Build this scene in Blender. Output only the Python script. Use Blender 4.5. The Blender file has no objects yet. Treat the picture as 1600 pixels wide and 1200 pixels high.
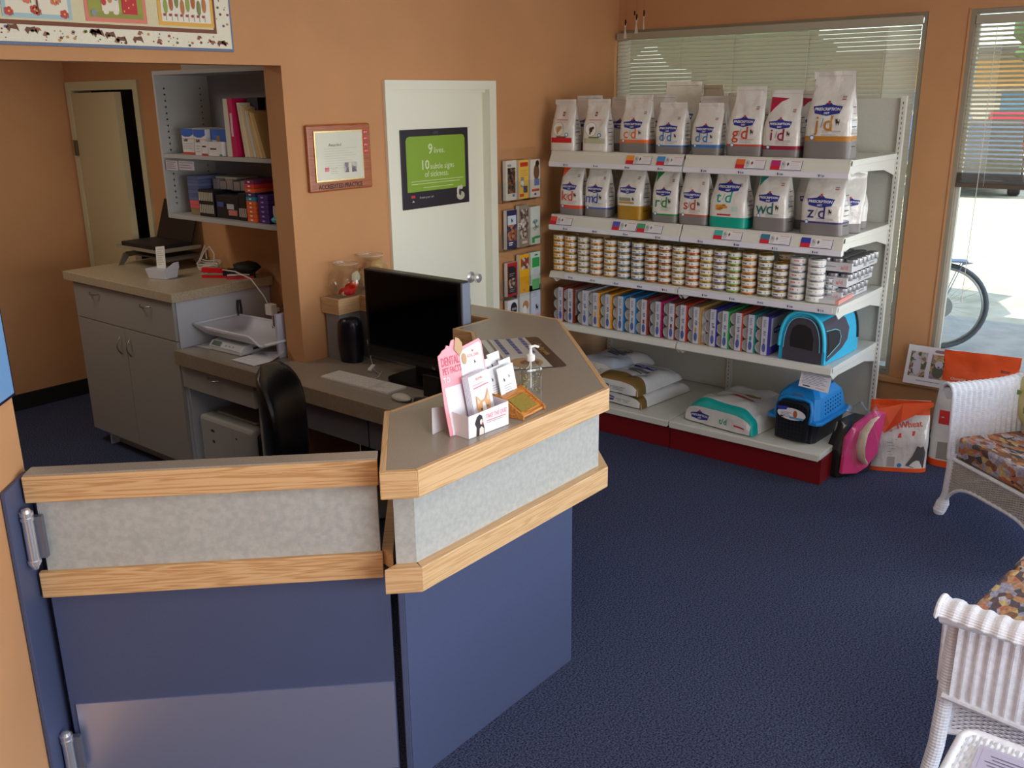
import bpy, math, random
from mathutils import Vector, Matrix, noise
PI = math.pi
random.seed(7)
C = bpy.context.scene.collection
S = bpy.context.scene

# ------------------------------------------------------------------ camera
cam_d = bpy.data.cameras.new('camera'); cam = bpy.data.objects.new('camera', cam_d); C.objects.link(cam)
yaw, pitch, roll = 0.68586725, 0.2979303, -0.01206595
cy, sy, cp, sp = math.cos(yaw), math.sin(yaw), math.cos(pitch), math.sin(pitch)
f = Vector((cy*cp, sy*cp, -sp)); r0 = Vector((sy, -cy, 0)); u0 = r0.cross(f)
r = math.cos(roll)*r0 + math.sin(roll)*u0; u = -math.sin(roll)*r0 + math.cos(roll)*u0
m = Matrix((r, u, -f)).transposed().to_4x4(); m.translation = Vector((0, 0, 2.0))
cam.matrix_world = m
cam_d.sensor_width = 36; cam_d.lens = 1457.93/1600*36; cam_d.clip_start = 0.05; cam_d.clip_end = 300
S.camera = cam

# ------------------------------------------------------------------ light
S.view_settings.view_transform = 'Standard'; S.view_settings.look = 'None'
S.view_settings.gamma = 1; S.view_settings.exposure = 0.12; S.view_settings.use_curve_mapping = False
w = bpy.data.worlds.new('world'); S.world = w; w.use_nodes = True
nt = w.node_tree; bg = nt.nodes['Background']
sky = nt.nodes.new('ShaderNodeTexSky'); sky.sky_type = 'NISHITA'; sky.sun_disc = False
sky.sun_elevation = math.radians(52); sky.sun_rotation = math.radians(200); sky.altitude = 50
nt.links.new(sky.outputs[0], bg.inputs[0]); bg.inputs[1].default_value = 0.42
sd = bpy.data.lights.new('sun', 'SUN'); sd.energy = 6.0; sd.angle = 0.009; sd.color = (1, .95, .85)
so = bpy.data.objects.new('sun', sd); C.objects.link(so)
so.rotation_euler = Vector((0.25, -0.45, -1.0)).to_track_quat('-Z', 'Y').to_euler(); so.location = (8, 6, 12)

def area(name, loc, d, sx, sy_, power, col):
    l = bpy.data.lights.new(name, 'AREA'); l.shape = 'RECTANGLE'; l.size = sx; l.size_y = sy_
    l.energy = power; l.color = col
    o = bpy.data.objects.new(name, l); C.objects.link(o); o.location = loc
    o.rotation_euler = Vector(d).to_track_quat('-Z', 'Y').to_euler(); return o
# area lights standing in for daylight at right windows and an unseen front door
area('daylight_right_window', (5.50, -1.35, 1.35), (-1, 0, 0), 2.9, 1.9, 105, (.82, .91, 1))
area('daylight_front_door', (1.1, -2.88, 1.35), (0, 1, -0.05), 3.2, 2.0, 100, (.90, .94, 1))
# added ceiling fill lights for room and hall, no fitting in view
area('ceiling_fill_front', (1.2, 0.6, 2.84), (0, 0, -1), 1.2, .5, 13, (1, .95, .88))
area('ceiling_fill_hall', (1.6, 5.1, 2.60), (0, 0, -1), .9, .4, 11, (1, .90, .76))

# ------------------------------------------------------------------ materials
def lin(c):
    c = c/255.0
    return c/12.92 if c <= .04045 else ((c+.055)/1.055)**2.4
def L(rgb): return (lin(rgb[0]), lin(rgb[1]), lin(rgb[2]), 1)
MC = {}
def mat(rgb, rough=.5, metal=0.0, var=0.0, vs=20, bump=0.0, bs=60, spec=.5, trans=0, alpha=1, coat=0, key=None, stretch=None, rot=0, rgb2=None, detail=3, transl=0):
    k = key or (tuple(rgb), rough, metal, var, vs, bump, bs, spec, trans, alpha, coat, stretch, rot, rgb2 and tuple(rgb2), transl)
    if k in MC: return MC[k]
    m = bpy.data.materials.new('m%d' % len(MC)); m.use_nodes = True; nt = m.node_tree; N = nt.nodes; b = N['Principled BSDF']
    b.inputs['Base Color'].default_value = L(rgb); b.inputs['Roughness'].default_value = rough
    b.inputs['Metallic'].default_value = metal; b.inputs['Specular IOR Level'].default_value = spec
    b.inputs['Transmission Weight'].default_value = trans; b.inputs['Alpha'].default_value = alpha
    b.inputs['Coat Weight'].default_value = coat
    if var or bump or rgb2:
        tc = N.new('ShaderNodeTexCoord'); mp = N.new('ShaderNodeMapping')
        nt.links.new(tc.outputs['Object'], mp.inputs[0])
        if stretch: mp.inputs['Scale'].default_value = stretch
        mp.inputs['Rotation'].default_value = (0, 0, rot)
    if var or rgb2:
        n = N.new('ShaderNodeTexNoise'); n.inputs['Scale'].default_value = vs; n.inputs['Detail'].default_value = detail
        nt.links.new(mp.outputs[0], n.inputs['Vector'])
        cr = N.new('ShaderNodeValToRGB'); e = cr.color_ramp.elements
        c = L(rgb); c2 = L(rgb2) if rgb2 else c
        e[0].position = .36; e[1].position = .64
        e[0].color = tuple(min(1, x*(1-var)) for x in c[:3])+(1,); e[1].color = tuple(min(1, x*(1+var)) for x in c2[:3])+(1,)
        nt.links.new(n.outputs[0], cr.inputs[0]); nt.links.new(cr.outputs[0], b.inputs['Base Color'])
    if bump:
        n2 = N.new('ShaderNodeTexNoise'); n2.inputs['Scale'].default_value = bs; n2.inputs['Detail'].default_value = 3
        nt.links.new(mp.outputs[0], n2.inputs['Vector'])
        bn = N.new('ShaderNodeBump'); bn.inputs['Strength'].default_value = bump; bn.inputs['Distance'].default_value = .01
        nt.links.new(n2.outputs[0], bn.inputs['Height']); nt.links.new(bn.outputs[0], b.inputs['Normal'])
    if transl:
        tr = N.new('ShaderNodeBsdfTranslucent'); tr.inputs[0].default_value = L(rgb); mx = N.new('ShaderNodeMixShader'); mx.inputs[0].default_value = transl
        out = N['Material Output']; nt.links.new(b.outputs[0], mx.inputs[1]); nt.links.new(tr.outputs[0], mx.inputs[2]); nt.links.new(mx.outputs[0], out.inputs[0])
    MC[k] = m; return m

def glass_mat(key, tint=(245, 250, 250), ref=.08, rough=.02):
    if key in MC: return MC[key]
    m = bpy.data.materials.new(key); m.use_nodes = True; nt = m.node_tree; N = nt.nodes; N.remove(N['Principled BSDF'])
    t = N.new('ShaderNodeBsdfTransparent'); t.inputs[0].default_value = L(tint)
    g = N.new('ShaderNodeBsdfGlossy'); g.inputs['Roughness'].default_value = rough
    fr = N.new('ShaderNodeLayerWeight'); fr.inputs[0].default_value = .25; mu = N.new('ShaderNodeMath'); mu.operation = 'MULTIPLY_ADD'; mu.inputs[1].default_value = ref*2.5; mu.inputs[2].default_value = ref*.35
    nt.links.new(fr.outputs['Facing'], mu.inputs[0]); mx = N.new('ShaderNodeMixShader'); nt.links.new(mu.outputs[0], mx.inputs[0])
    nt.links.new(t.outputs[0], mx.inputs[1]); nt.links.new(g.outputs[0], mx.inputs[2]); nt.links.new(mx.outputs[0], N['Material Output'].inputs[0])
    MC[key] = m; return m

def wood(key, base, dark, axis='x', rot=0, rough=.42, scale=1.0):
    if key in MC: return MC[key]
    m = bpy.data.materials.new(key); m.use_nodes = True; nt = m.node_tree; N = nt.nodes; b = N['Principled BSDF']
    b.inputs['Roughness'].default_value = rough
    tc = N.new('ShaderNodeTexCoord'); m1 = N.new('ShaderNodeMapping'); m1.inputs['Rotation'].default_value = (0, 0, rot)
    m2 = N.new('ShaderNodeMapping')
    s = {'x': (.8, 20, 20), 'y': (20, .8, 20), 'z': (20, 20, .8)}[axis]; m2.inputs['Scale'].default_value = tuple(a*scale for a in s)
    nt.links.new(tc.outputs['Object'], m1.inputs[0]); nt.links.new(m1.outputs[0], m2.inputs[0])
    n1 = N.new('ShaderNodeTexNoise'); n1.inputs['Scale'].default_value = 1.6; n1.inputs['Detail'].default_value = 2; n1.inputs['Distortion'].default_value = .6
    nt.links.new(m2.outputs[0], n1.inputs['Vector'])
    w_ = N.new('ShaderNodeMath'); w_.operation = 'MULTIPLY'; w_.inputs[1].default_value = 52
    sn = N.new('ShaderNodeMath'); sn.operation = 'SINE'
    nt.links.new(n1.outputs[0], w_.inputs[0]); nt.links.new(w_.outputs[0], sn.inputs[0])
    n2 = N.new('ShaderNodeTexNoise'); n2.inputs['Scale'].default_value = 14; n2.inputs['Detail'].default_value = 5
    nt.links.new(m2.outputs[0], n2.inputs['Vector'])
    ad = N.new('ShaderNodeMath'); ad.operation = 'MULTIPLY_ADD'; ad.inputs[1].default_value = .22
    nt.links.new(sn.outputs[0], ad.inputs[0]); nt.links.new(n2.outputs[0], ad.inputs[2])
    cr = N.new('ShaderNodeValToRGB'); e = cr.color_ramp.elements; e[0].position = .25; e[1].position = .62
    e[0].color = L(dark); e[1].color = L(base)
    nt.links.new(ad.outputs[0], cr.inputs[0]); nt.links.new(cr.outputs[0], b.inputs['Base Color'])
    MC[key] = m; return m

def vor(key, cols, scale=18, stretch=(1, 1, 1), rough=.8, edge=None):
    """fabric with patches of many colours"""
    if key in MC: return MC[key]
    m = bpy.data.materials.new(key); m.use_nodes = True; nt = m.node_tree; N = nt.nodes; b = N['Principled BSDF']
    b.inputs['Roughness'].default_value = rough
    tc = N.new('ShaderNodeTexCoord'); mp = N.new('ShaderNodeMapping'); mp.inputs['Scale'].default_value = stretch
    nt.links.new(tc.outputs['Object'], mp.inputs[0])
    v = N.new('ShaderNodeTexVoronoi'); v.inputs['Scale'].default_value = scale; nt.links.new(mp.outputs[0], v.inputs['Vector'])
    sp_ = N.new('ShaderNodeSeparateColor'); nt.links.new(v.outputs['Color'], sp_.inputs[0])
    cr = N.new('ShaderNodeValToRGB'); cr.color_ramp.interpolation = 'CONSTANT'; e = cr.color_ramp.elements
    for i, c in enumerate(cols):
        p = i/len(cols)
        el = e[i] if i < 2 else e.new(p)
        el.position = p; el.color = L(c)
    nt.links.new(sp_.outputs[0], cr.inputs[0])
    n = N.new('ShaderNodeTexNoise'); n.inputs['Scale'].default_value = scale*2.2; nt.links.new(mp.outputs[0], n.inputs['Vector'])
    mx = N.new('ShaderNodeMixRGB'); mx.blend_type = 'OVERLAY'; mx.inputs[0].default_value = .75
    nt.links.new(cr.outputs[0], mx.inputs[1]); nt.links.new(n.outputs[0], mx.inputs[2]); nt.links.new(mx.outputs[0], b.inputs['Base Color'])
    MC[key] = m; return m

WALL = mat((201, 148, 102), .85, var=.03, vs=3, bump=.12, bs=180)
WALLD = WALL
CEIL = mat((225, 220, 208), .9)
WHITE = mat((235, 235, 225), .5)
DOORW = mat((238, 238, 222), .45)
METALW = mat((222, 222, 214), .38)
CARPET = mat((34, 42, 72), .95, var=.20, vs=150, bump=.12, bs=300, rgb2=(80, 86, 112), spec=.1, detail=6)
LAM = mat((168, 170, 167), .5, var=.01, vs=60, rgb2=(181, 182, 178), detail=8, bump=.03, bs=200)
LAMTOP = mat((150, 140, 127), .27, var=.02, vs=260, rgb2=(160, 150, 137), spec=.6)
LAMCAB = mat((176, 158, 132), .35, var=.03, vs=120, rgb2=(190, 174, 148))
GREY = mat((162, 157, 148), .5)
GREYL = mat((196, 198, 204), .5)
BLUEP = mat((73, 82, 114), .5, var=.05, vs=220)
STEEL = mat((206, 214, 242), .36, metal=.84)
CHROME = mat((225, 225, 230), .25, metal=.75)
NICKEL = mat((170, 165, 158), .3, metal=1)
BLACK = mat((10, 10, 12), .35)
BLACKM = mat((18, 18, 20), .7)
LEATHER = mat((14, 13, 15), .32, bump=.15, bs=90)
RED = mat((120, 6, 14), .5)
PAPER = mat((232, 232, 238), .7)
OAKX = wood('oak_x', (218, 180, 134), (198, 156, 108), 'x')
OAKY = wood('oak_y', (218, 180, 134), (198, 156, 108), 'y')
OAKD = wood('oak_d', (218, 180, 134), (198, 156, 108), 'x', rot=PI/4)
OAKE = wood('oak_e', (218, 180, 134), (198, 156, 108), 'x', rot=-PI/4)
CHERRY = wood('cherry', (176, 98, 56), (154, 80, 44), 'x', rough=.3)

# ------------------------------------------------------------------ text (cached 2-D outlines)
TX = {}
def text2d(s, off=0.0, sh=0.0):
    k = (s, off, sh)
    if k in TX: return TX[k]
    cu = bpy.data.curves.new('t', 'FONT'); cu.body = s; cu.size = 1; cu.resolution_u = 2; cu.offset = off; cu.shear = sh
    cu.fill_mode = 'FRONT'
    ob = bpy.data.objects.new('t', cu)
    me = bpy.data.meshes.new_from_object(ob)
    vs = [(v.co.x, v.co.y) for v in me.vertices]; fs = [tuple(p.vertices) for p in me.polygons]
    bpy.data.objects.remove(ob); bpy.data.curves.remove(cu); bpy.data.meshes.remove(me)
    if not vs: vs = [(0, 0)]
    x0 = min(v[0] for v in vs); x1 = max(v[0] for v in vs); y0 = min(v[1] for v in vs); y1 = max(v[1] for v in vs)
    TX[k] = (vs, fs, x0, x1, y0, y1); return TX[k]

# ------------------------------------------------------------------ mesh builder
class MB:
    def __init__(s): s.v = []; s.f = []; s.mi = []; s.ms = []; s.cur = 0; s.map = None; s.h = 0.0
    def use(s, m):
        if m not in s.ms: s.ms.append(m)
        s.cur = s.ms.index(m); return s
    def add(s, vs, fs):
        b = len(s.v); s.v += [tuple(x) for x in vs]
        for q in fs: s.f.append(tuple(b+i for i in q)); s.mi.append(s.cur)
        return s
    def box(s, x0, x1, y0, y1, z0, z1):
        v = [(x0, y0, z0), (x1, y0, z0), (x1, y1, z0), (x0, y1, z0), (x0, y0, z1), (x1, y0, z1), (x1, y1, z1), (x0, y1, z1)]
        return s.add(v, [(3, 2, 1, 0), (4, 5, 6, 7), (0, 1, 5, 4), (1, 2, 6, 5), (2, 3, 7, 6), (3, 0, 4, 7)])
    def rbox(s, x0, x1, y0, y1, z0, z1, r=.01, n=3):
        p = []
        r = min(r, (x1-x0)/2.01, (y1-y0)/2.01)
        for cx, cy_, a in ((x1-r, y1-r, 0), (x0+r, y1-r, PI/2), (x0+r, y0+r, PI), (x1-r, y0+r, 1.5*PI)):
            for i in range(n+1): t = a+PI/2*i/n; p.append((cx+r*math.cos(t), cy_+r*math.sin(t)))
        return s.prism(p, z0, z1)
    def prism(s, p, z0, z1, top=None):
        n = len(p); q = top or p
        v = [(a, b, z0) for a, b in p]+[(a, b, z1) for a, b in q]
        return s.add(v, [tuple(reversed(range(n))), tuple(range(n, 2*n))]+[(i, (i+1) % n, n+(i+1) % n, n+i) for i in range(n)])
    def prof(s, p, o, ux, uy, w):
        """polygon p extruded: point = o + ux*a + uy*b, thickness vector w"""
        o, ux, uy, w = Vector(o), Vector(ux), Vector(uy), Vector(w); n = len(p)
        v = [o+ux*a+uy*b for a, b in p]; v += [x+w for x in v]
        fs = [tuple(reversed(range(n))), tuple(range(n, 2*n))]+[(i, (i+1) % n, n+(i+1) % n, n+i) for i in range(n)]
        if ux.cross(uy).dot(w) < 0: fs = [tuple(reversed(q)) for q in fs]
        return s.add(v, fs)
    def obox(s, c, ax, ay, az):
        c, ax, ay, az = map(Vector, (c, ax, ay, az)); v = []
        for k in (-1, 1):
            for a, b in ((-1, -1), (1, -1), (1, 1), (-1, 1)): v.append(c+ax*a+ay*b+az*k)
        return s.add(v, [(3, 2, 1, 0), (4, 5, 6, 7), (0, 1, 5, 4), (1, 2, 6, 5), (2, 3, 7, 6), (3, 0, 4, 7)])
    def tube(s, pts, r, n=8, closed=False, flat=1.0):
        pts = [Vector(p) for p in pts]; m_ = len(pts); rr = r if isinstance(r, (list, tuple)) else [r]*m_
        vs = []; up = Vector((0, 0, 1)); prev = None
        for i, p in enumerate(pts):
            a = pts[(i-1) % m_] if (closed or i > 0) else p; b = pts[(i+1) % m_] if (closed or i < m_-1) else p
            d = (b-a).normalized() if (b-a).length > 1e-9 else Vector((0, 0, 1))
            if prev is None:
                x = d.cross(up) if abs(d.dot(up)) < .95 else d.cross(Vector((1, 0, 0)))
            else:
                x = prev-d*prev.dot(d)
                if x.length < 1e-6: x = d.cross(up)
            x.normalize(); prev = x; y = d.cross(x)
            for k in range(n):
                t = 2*PI*k/n; vs.append(p+x*(rr[i]*math.cos(t))+y*(rr[i]*math.sin(t)*flat))
        fs = []
        for i in range(m_ if closed else m_-1):
            j = (i+1) % m_
            for k in range(n): fs.append((i*n+k, i*n+(k+1) % n, j*n+(k+1) % n, j*n+k))
        if not closed: fs += [tuple(reversed(range(n))), tuple(range((m_-1)*n, m_*n))]
        return s.add(vs, fs)
    def lathe(s, prof, c=(0, 0, 0), n=20, ax='z'):
        vs = []; c = Vector(c); m_ = len(prof)
        for r_, z in prof:
            for k in range(n):
                t = 2*PI*k/n; a, b = r_*math.cos(t), r_*math.sin(t)
                vs.append(c+(Vector((a, b, z)) if ax == 'z' else Vector((z, a, b)) if ax == 'x' else Vector((b, z, a))))
        fs = [(i*n+k, i*n+(k+1) % n, (i+1)*n+(k+1) % n, (i+1)*n+k) for i in range(m_-1) for k in range(n)]
        if prof[0][0] > 1e-6: fs.append(tuple(reversed(range(n))))
        if prof[-1][0] > 1e-6: fs.append(tuple(range((m_-1)*n, m_*n)))
        return s.add(vs, fs)
    def grid(s, fn, nu, nv, closed=False):
        vs = [fn(i/nu, j/nv) for j in range(nv+1) for i in range(nu if closed else nu+1)]
        w_ = nu if closed else nu+1
        fs = [(j*w_+i, j*w_+(i+1) % w_, (j+1)*w_+(i+1) % w_, (j+1)*w_+i) for j in range(nv) for i in range(nu)]
        return s.add(vs, fs)
    def blob(s, c, rx, ry, rz, nu=14, nv=8, jit=0, e=1.0, sq=1.0):
        def fn(a, b):
            t = 2*PI*a; p = -PI/2+PI*b; q = math.cos(p)
            k = 1+(jit*noise.noise(Vector((math.cos(t)*q*2+c[0]*9, math.sin(t)*q*2+c[1]*9, math.sin(p)*2))) if jit else 0)
            sg = lambda x: math.copysign(abs(x)**e, x)
            return (c[0]+rx*sg(math.cos(t))*q**sq*k, c[1]+ry*sg(math.sin(t))*q**sq*k, c[2]+rz*math.copysign(abs(math.sin(p))**sq, p)*k)
        return s.grid(fn, nu, nv, closed=True)
    # flat prints: coordinates (u,v) in metres on s.map(u,v,h)
    def rect(s, x0, y0, x1, y1, m_, h=None, nx=None):
        s.use(m_); h = s.h if h is None else h; nx = nx or max(1, int(abs(x1-x0)/.02)); ny = max(1, int(abs(y1-y0)/.02)) if nx > 1 else 1
        return s.grid(lambda a, b: s.map(x0+(x1-x0)*a, y0+(y1-y0)*b, h), nx, ny)
    def poly(s, p, m_, h=None):
        s.use(m_); h = s.h if h is None else h
        return s.add([s.map(a, b, h) for a, b in p], [tuple(range(len(p)))])
    def oval(s, cx, cy_, a, b, m_, h=None, n=16):
        return s.poly([(cx+a*math.cos(2*PI*i/n), cy_+b*math.sin(2*PI*i/n)) for i in range(n)], m_, h)
    def text(s, t, cx, cy_, size, m_, h=None, off=0.0, sh=0.0, rot=0, fit=None):
        vs, fs, x0, x1, y0, y1 = text2d(t, off, sh); h = s.h if h is None else h
        k = size; kx = k if fit is None else fit/max(1e-6, x1-x0)
        s.use(m_); c_, s_ = math.cos(rot), math.sin(rot); o = []
        for a, b in vs:
            a = (a-(x0+x1)/2)*kx; b = (b-.35)*k
            o.append(s.map(cx+a*c_-b*s_, cy_+a*s_+b*c_, h))
        return s.add(o, fs)
    def cat(s, cx, cy_, k, m_, h=None):
        p = [(-.5, .9), (-.3, .65), (-.05, .65), (.1, .9), (.12, .2), (.5, .1), (.55, .6), (.65, .6), (.62, -.1), (.5, -.9), (.38, -.9), (.3, -.4), (-.1, -.4), (-.15, -.9), (-.3, -.9), (-.4, 0)]
        return s.poly([(cx+a*k, cy_+b*k) for a, b in p], m_, h)
    def lines(s, x0, x1, ytop, n, dy, th, m_, h=None, rnd=.3):
        for i in range(n):
            e = x1-(x1-x0)*rnd*((i*37 % 10)/10); s.rect(x0, ytop-i*dy-th, e, ytop-i*dy, m_, h, nx=1)
        return s
    def build(s, name, m_=None, parent=None, bev=0, smooth=False, world=False, loc=None, sub=0, seg=2):
        me = bpy.data.meshes.new(name); v = s.v
        if world and parent is not None:
            q = parent
            o = Vector((0, 0, 0))
            while q is not None: o += q.location; q = q.parent
            v = [(a[0]-o.x, a[1]-o.y, a[2]-o.z) for a in v]
        me.from_pydata(v, [], s.f)
        if m_ is not None and not s.ms: me.materials.append(m_)
        elif s.ms:
            for x in s.ms: me.materials.append(x)
            me.polygons.foreach_set('material_index', s.mi)
        if smooth: me.polygons.foreach_set('use_smooth', [True]*len(me.polygons))
        me.update()
        ob = bpy.data.objects.new(name, me); C.objects.link(ob); ob.parent = parent
        if loc: ob.location = loc
        if bev:
            b = ob.modifiers.new('b', 'BEVEL'); b.width = bev; b.segments = seg; b.limit_method = 'ANGLE'; b.angle_limit = .7
        if sub:
            b = ob.modifiers.new('s', 'SUBSURF'); b.levels = sub; b.render_levels = sub
        if smooth and not sub:
            try:
                me.set_sharp_from_angle(angle=.8)
            except Exception: pass
        return ob

def plane(o, ux, uy):
    o, ux, uy = Vector(o), Vector(ux).normalized(), Vector(uy).normalized(); n = ux.cross(uy)
    return lambda a, b, h: o+ux*a+uy*b+n*h
def P(mapf): m_ = MB(); m_.map = mapf; m_.h = .0008; return m_
def copy_mesh(o, parent, loc=(0, 0, 0), name=None):
    c = o.copy(); C.objects.link(c); c.parent = parent; c.location = loc
    if name: c.name = name
    return c
def thing(name, label, cat, loc=(0, 0, 0), rz=0, group=None):
    o = bpy.data.objects.new(name, None); C.objects.link(o); o.location = loc; o.rotation_euler = (0, 0, rz)
    o.empty_display_size = .05; o['label'] = label; o['category'] = cat
    if group: o['group'] = group
    return o
def tag(o, label, cat, group=None):
    o['label'] = label; o['category'] = cat
    if group: o['group'] = group
    return o
def tree(o, parent=None):
    c = o.copy(); C.objects.link(c); c.parent = parent
    for ch in list(o.children): tree(ch, c)
    return c
def struct(o): o['kind'] = 'structure'; return o
def B(*a): return MB().box(*a)
R90 = -PI/2     # local front (-y) looks towards world -x

# ================================================================== room shell
XW, YD = 5.59, 3.62
DIRX, DIRY = 1/math.sqrt(2), 1/math.sqrt(2)
struct(B(-4, 5.60, -3.2, 6.5, -.06, 0).build('floor', CARPET))
struct(B(-4, 5.75, -3.2, 6.6, 2.9, 2.96).build('ceiling', CEIL))
# wall with the white door: opening to the hall left of x=2.80, header above z=2.15
wb = MB(); wb.box(2.80, 3.452, YD, 3.75, 0, 2.9); wb.box(3.452, 4.26, YD, 3.75, 2.05, 2.9); wb.box(4.26, XW+.12, YD, 3.75, 0, 2.9)
wb.box(-1.6, 2.80, YD, 3.75, 2.15, 2.9)
struct(wb.build('wall_back', WALL))
struct(B(-1.4, 3.31, 6.43, 6.55, 0, 2.9).build('wall_hall_end', WALLD))
hw = MB(); hw.box(3.19, 3.31, 3.75, 5.55, 0, 2.9); hw.box(3.19, 3.31, 5.55, 6.37, 2.085, 2.9); hw.box(3.19, 3.31, 6.37, 6.43, 0, 2.9)
struct(hw.build('wall_hall_right', WALLD))
struct(B(-1.5, -1.4, 1.0, 6.55, 0, 2.9).build('wall_hall_left', WALLD))
struct(B(-1.4, 3.19, 6.415, 6.43, 0, .11).build('baseboard_hall', BLACKM))
# diagonal wall on the left edge of the frame
c0 = Vector((.981, 2.510, 0)); dd = Vector((-DIRX, -DIRY, 0)); nn = Vector((-DIRX, DIRY, 0))
pl4 = [c0, c0+dd*3.6, c0+dd*3.6+nn*.12, c0+nn*.12]
struct(MB().prism([(p.x, p.y) for p in pl4], 0, 2.9).build('wall_left', WALL))
struct(B(-1.7, -1.56, -3.2, 0, 0, 2.9).build('wall_far_left', WALL))
fw = MB(); fw.box(-1.7, 0.0, -3.2, -3.05, 0, 2.9); fw.box(4.4, 5.75, -3.2, -3.05, 0, 2.9); fw.box(0, 4.4, -3.2, -3.05, 2.4, 2.9)
struct(fw.build('wall_front', WALL))
# window wall: sill z=.36, head z=2.415; windows 1.648..3.61, -.25..1.435, -3..-.5
ww = MB(); ww.box(XW, XW+.14, -3.2, 3.75, 0, .36); ww.box(XW, XW+.14, -3.2, 3.75, 2.415, 2.9)
ww.box(XW, XW+.14, 1.435, 1.648, .36, 2.415); ww.box(XW, XW+.14, -.45, -.25, .36, 2.415); ww.box(XW, XW+.14, -3.2, -3.0, .36, 2.415); ww.box(XW, XW+.14, 3.61, 3.75, .36, 2.415)
struct(ww.build('wall_window', WALLD))
struct(B(XW-.035, XW+.02, -3.0, YD, .345, .375).build('trim_1', WALLD, bev=.003))
struct(B(XW-.012, XW, -3.0, 1.6, 0, .09).build('baseboard_window', BLACKM))
FRM = mat((150, 140, 122), .5); FRMW = mat((205, 205, 195), .4)
def window(n, y0, y1):
    w_ = MB(); w_.use(FRM)
    z0, z1 = .375, 2.415; t = .022
    for a in ((y0, y0+t, z0, z1), (y1-t, y1, z0, z1), (y0+t, y1-t, z1-t, z1), (y0+t, y1-t, z0, z0+t)):
        w_.box(XW+.005, XW+.09, *a)
    w_.use(FRMW)
    for a in ((y0+t, y0+t+.018, z0+t, z1-t-.03), (y1-t-.018, y1-t, z0+t, z1-t-.03), (y0+t+.018, y1-t-.018, z0+t, z0+t+.02)):
        w_.box(XW+.045, XW+.075, *a)
    o = struct(w_.build('window_%d' % n, None))
    B(XW+.058, XW+.064, y0+t, y1-t, z0+t, z1-t).build('glass_pane', glass_mat('pane'), o)
    return o
window(1, 1.648, 3.61); window(2, -.25, 1.435); window(3, -3.0, -.45)
# thin moulding round the window heads
mo = MB(); mo.box(XW-.006, XW-.0005, 1.64, 3.61, 2.418, 2.427); mo.box(XW-.006, XW-.0005, 1.437, 1.444, .38, 2.42)
struct(mo.build('trim_2', WALL))

# ---- door 1 (white, with lever-less round knob)
d1 = struct(B(3.475, 4.150, 3.648, 3.69, .005, 2.035).build('door_1', DOORW))
fr = MB()
fr.box(3.420, 3.458, YD-.018, 3.75, 0, 2.092); fr.box(4.232, 4.290, YD-.018, 3.75, 0, 2.092); fr.box(3.458, 4.232, YD-.018, 3.75, 2.046, 2.092)
fr.box(3.458, 3.476, 3.635, 3.72, 0, 2.03); fr.box(3.458, 4.232, 3.635, 3.72, 2.03, 2.046)
fr.box(4.150, 4.232, 3.66, 3.72, 0, 2.03)
fr.build('door_frame', DOORW, d1)
kn = MB().use(CHROME); kn.lathe([(.034, 0), (.034, .004), (.026, .010), (.014, .014), (.012, .034), (.022, .040), (.028, .052), (.026, .064), (.012, .070), (0.001, .071)], (0, 0, 0), 24, 'y')
kn.v = [(4.085+a, 3.648-b, .985+c) for a, b, c in kn.v]; kn.f = [tuple(reversed(q)) for q in kn.f]
kn.build('door_knob', CHROME, d1, smooth=True)
# ---- door 2 in the hall, left ajar
DCREAM = mat((206, 196, 158), .5)
d2 = struct(MB().use(DCREAM).box(3.13, 3.17, 5.62, 6.34, .005, 2.06).build('door_2', None))
f2 = MB(); f2.box(3.172, 3.32, 6.345, 6.40, 0, 2.13); f2.box(3.172, 3.32, 5.51, 5.565, 0, 2.13); f2.box(3.172, 3.32, 5.565, 6.345, 2.075, 2.13)
f2.build('door_frame', mat((214, 206, 172), .5), d2)
d2v = [(x, y, z) for x, y, z in [(v.co.x, v.co.y, v.co.z) for v in d2.data.vertices]]
ang = math.radians(-7)
for v in d2.data.vertices:
    x, y = v.co.x-3.19, v.co.y-6.34
    v.co.x = 3.235+x*math.cos(ang)-y*math.sin(ang)*1; v.co.y = 6.335+x*math.sin(ang)+y*math.cos(ang)
hg = MB(); hg.box(3.155, 3.175, 6.335, 6.36, 1.66, 1.76); hg.build('hinge', mat((120, 112, 90), .4, metal=.8), d2)
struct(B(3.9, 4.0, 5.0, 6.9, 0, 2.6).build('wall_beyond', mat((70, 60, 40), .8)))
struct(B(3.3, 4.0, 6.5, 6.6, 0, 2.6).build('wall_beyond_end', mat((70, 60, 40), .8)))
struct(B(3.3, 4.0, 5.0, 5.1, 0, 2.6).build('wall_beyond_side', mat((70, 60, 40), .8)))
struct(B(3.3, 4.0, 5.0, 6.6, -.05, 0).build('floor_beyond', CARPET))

# ================================================================== blinds
SLAT = mat((214, 208, 192), .45, transl=.42)
def slat_mesh(y0, y1, holes, tilt, w_=.0255):
    b = MB(); cuts = [y0]
    for h in holes: cuts += [h-.0035, h+.0035]
    cuts.append(y1)
    dx, dz = math.cos(tilt)*w_/2, math.sin(tilt)*w_/2
    def seg(a, c, t0, t1):
        pts = []
        for t in (t0, (t0+t1)/2, t1) if t0*t1 < 0 else (t0, t1):
            k = (1-t*t)*.0016
            pts.append((dx*t+k*math.sin(tilt), dz*t-k*math.cos(tilt)*-1))
        vs = [(p[0], yy, p[1]) for yy in (a, c) for p in pts]; n = len(pts)
        b.add(vs, [(i, i+1, n+i+1, n+i) for i in range(n-1)])
    for i in range(0, len(cuts), 2): seg(cuts[i], cuts[i+1], -1, 1)
    for h in holes: seg(h-.0035, h+.0035, -1, -.35); seg(h-.0035, h+.0035, .35, 1)
    return b
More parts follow.
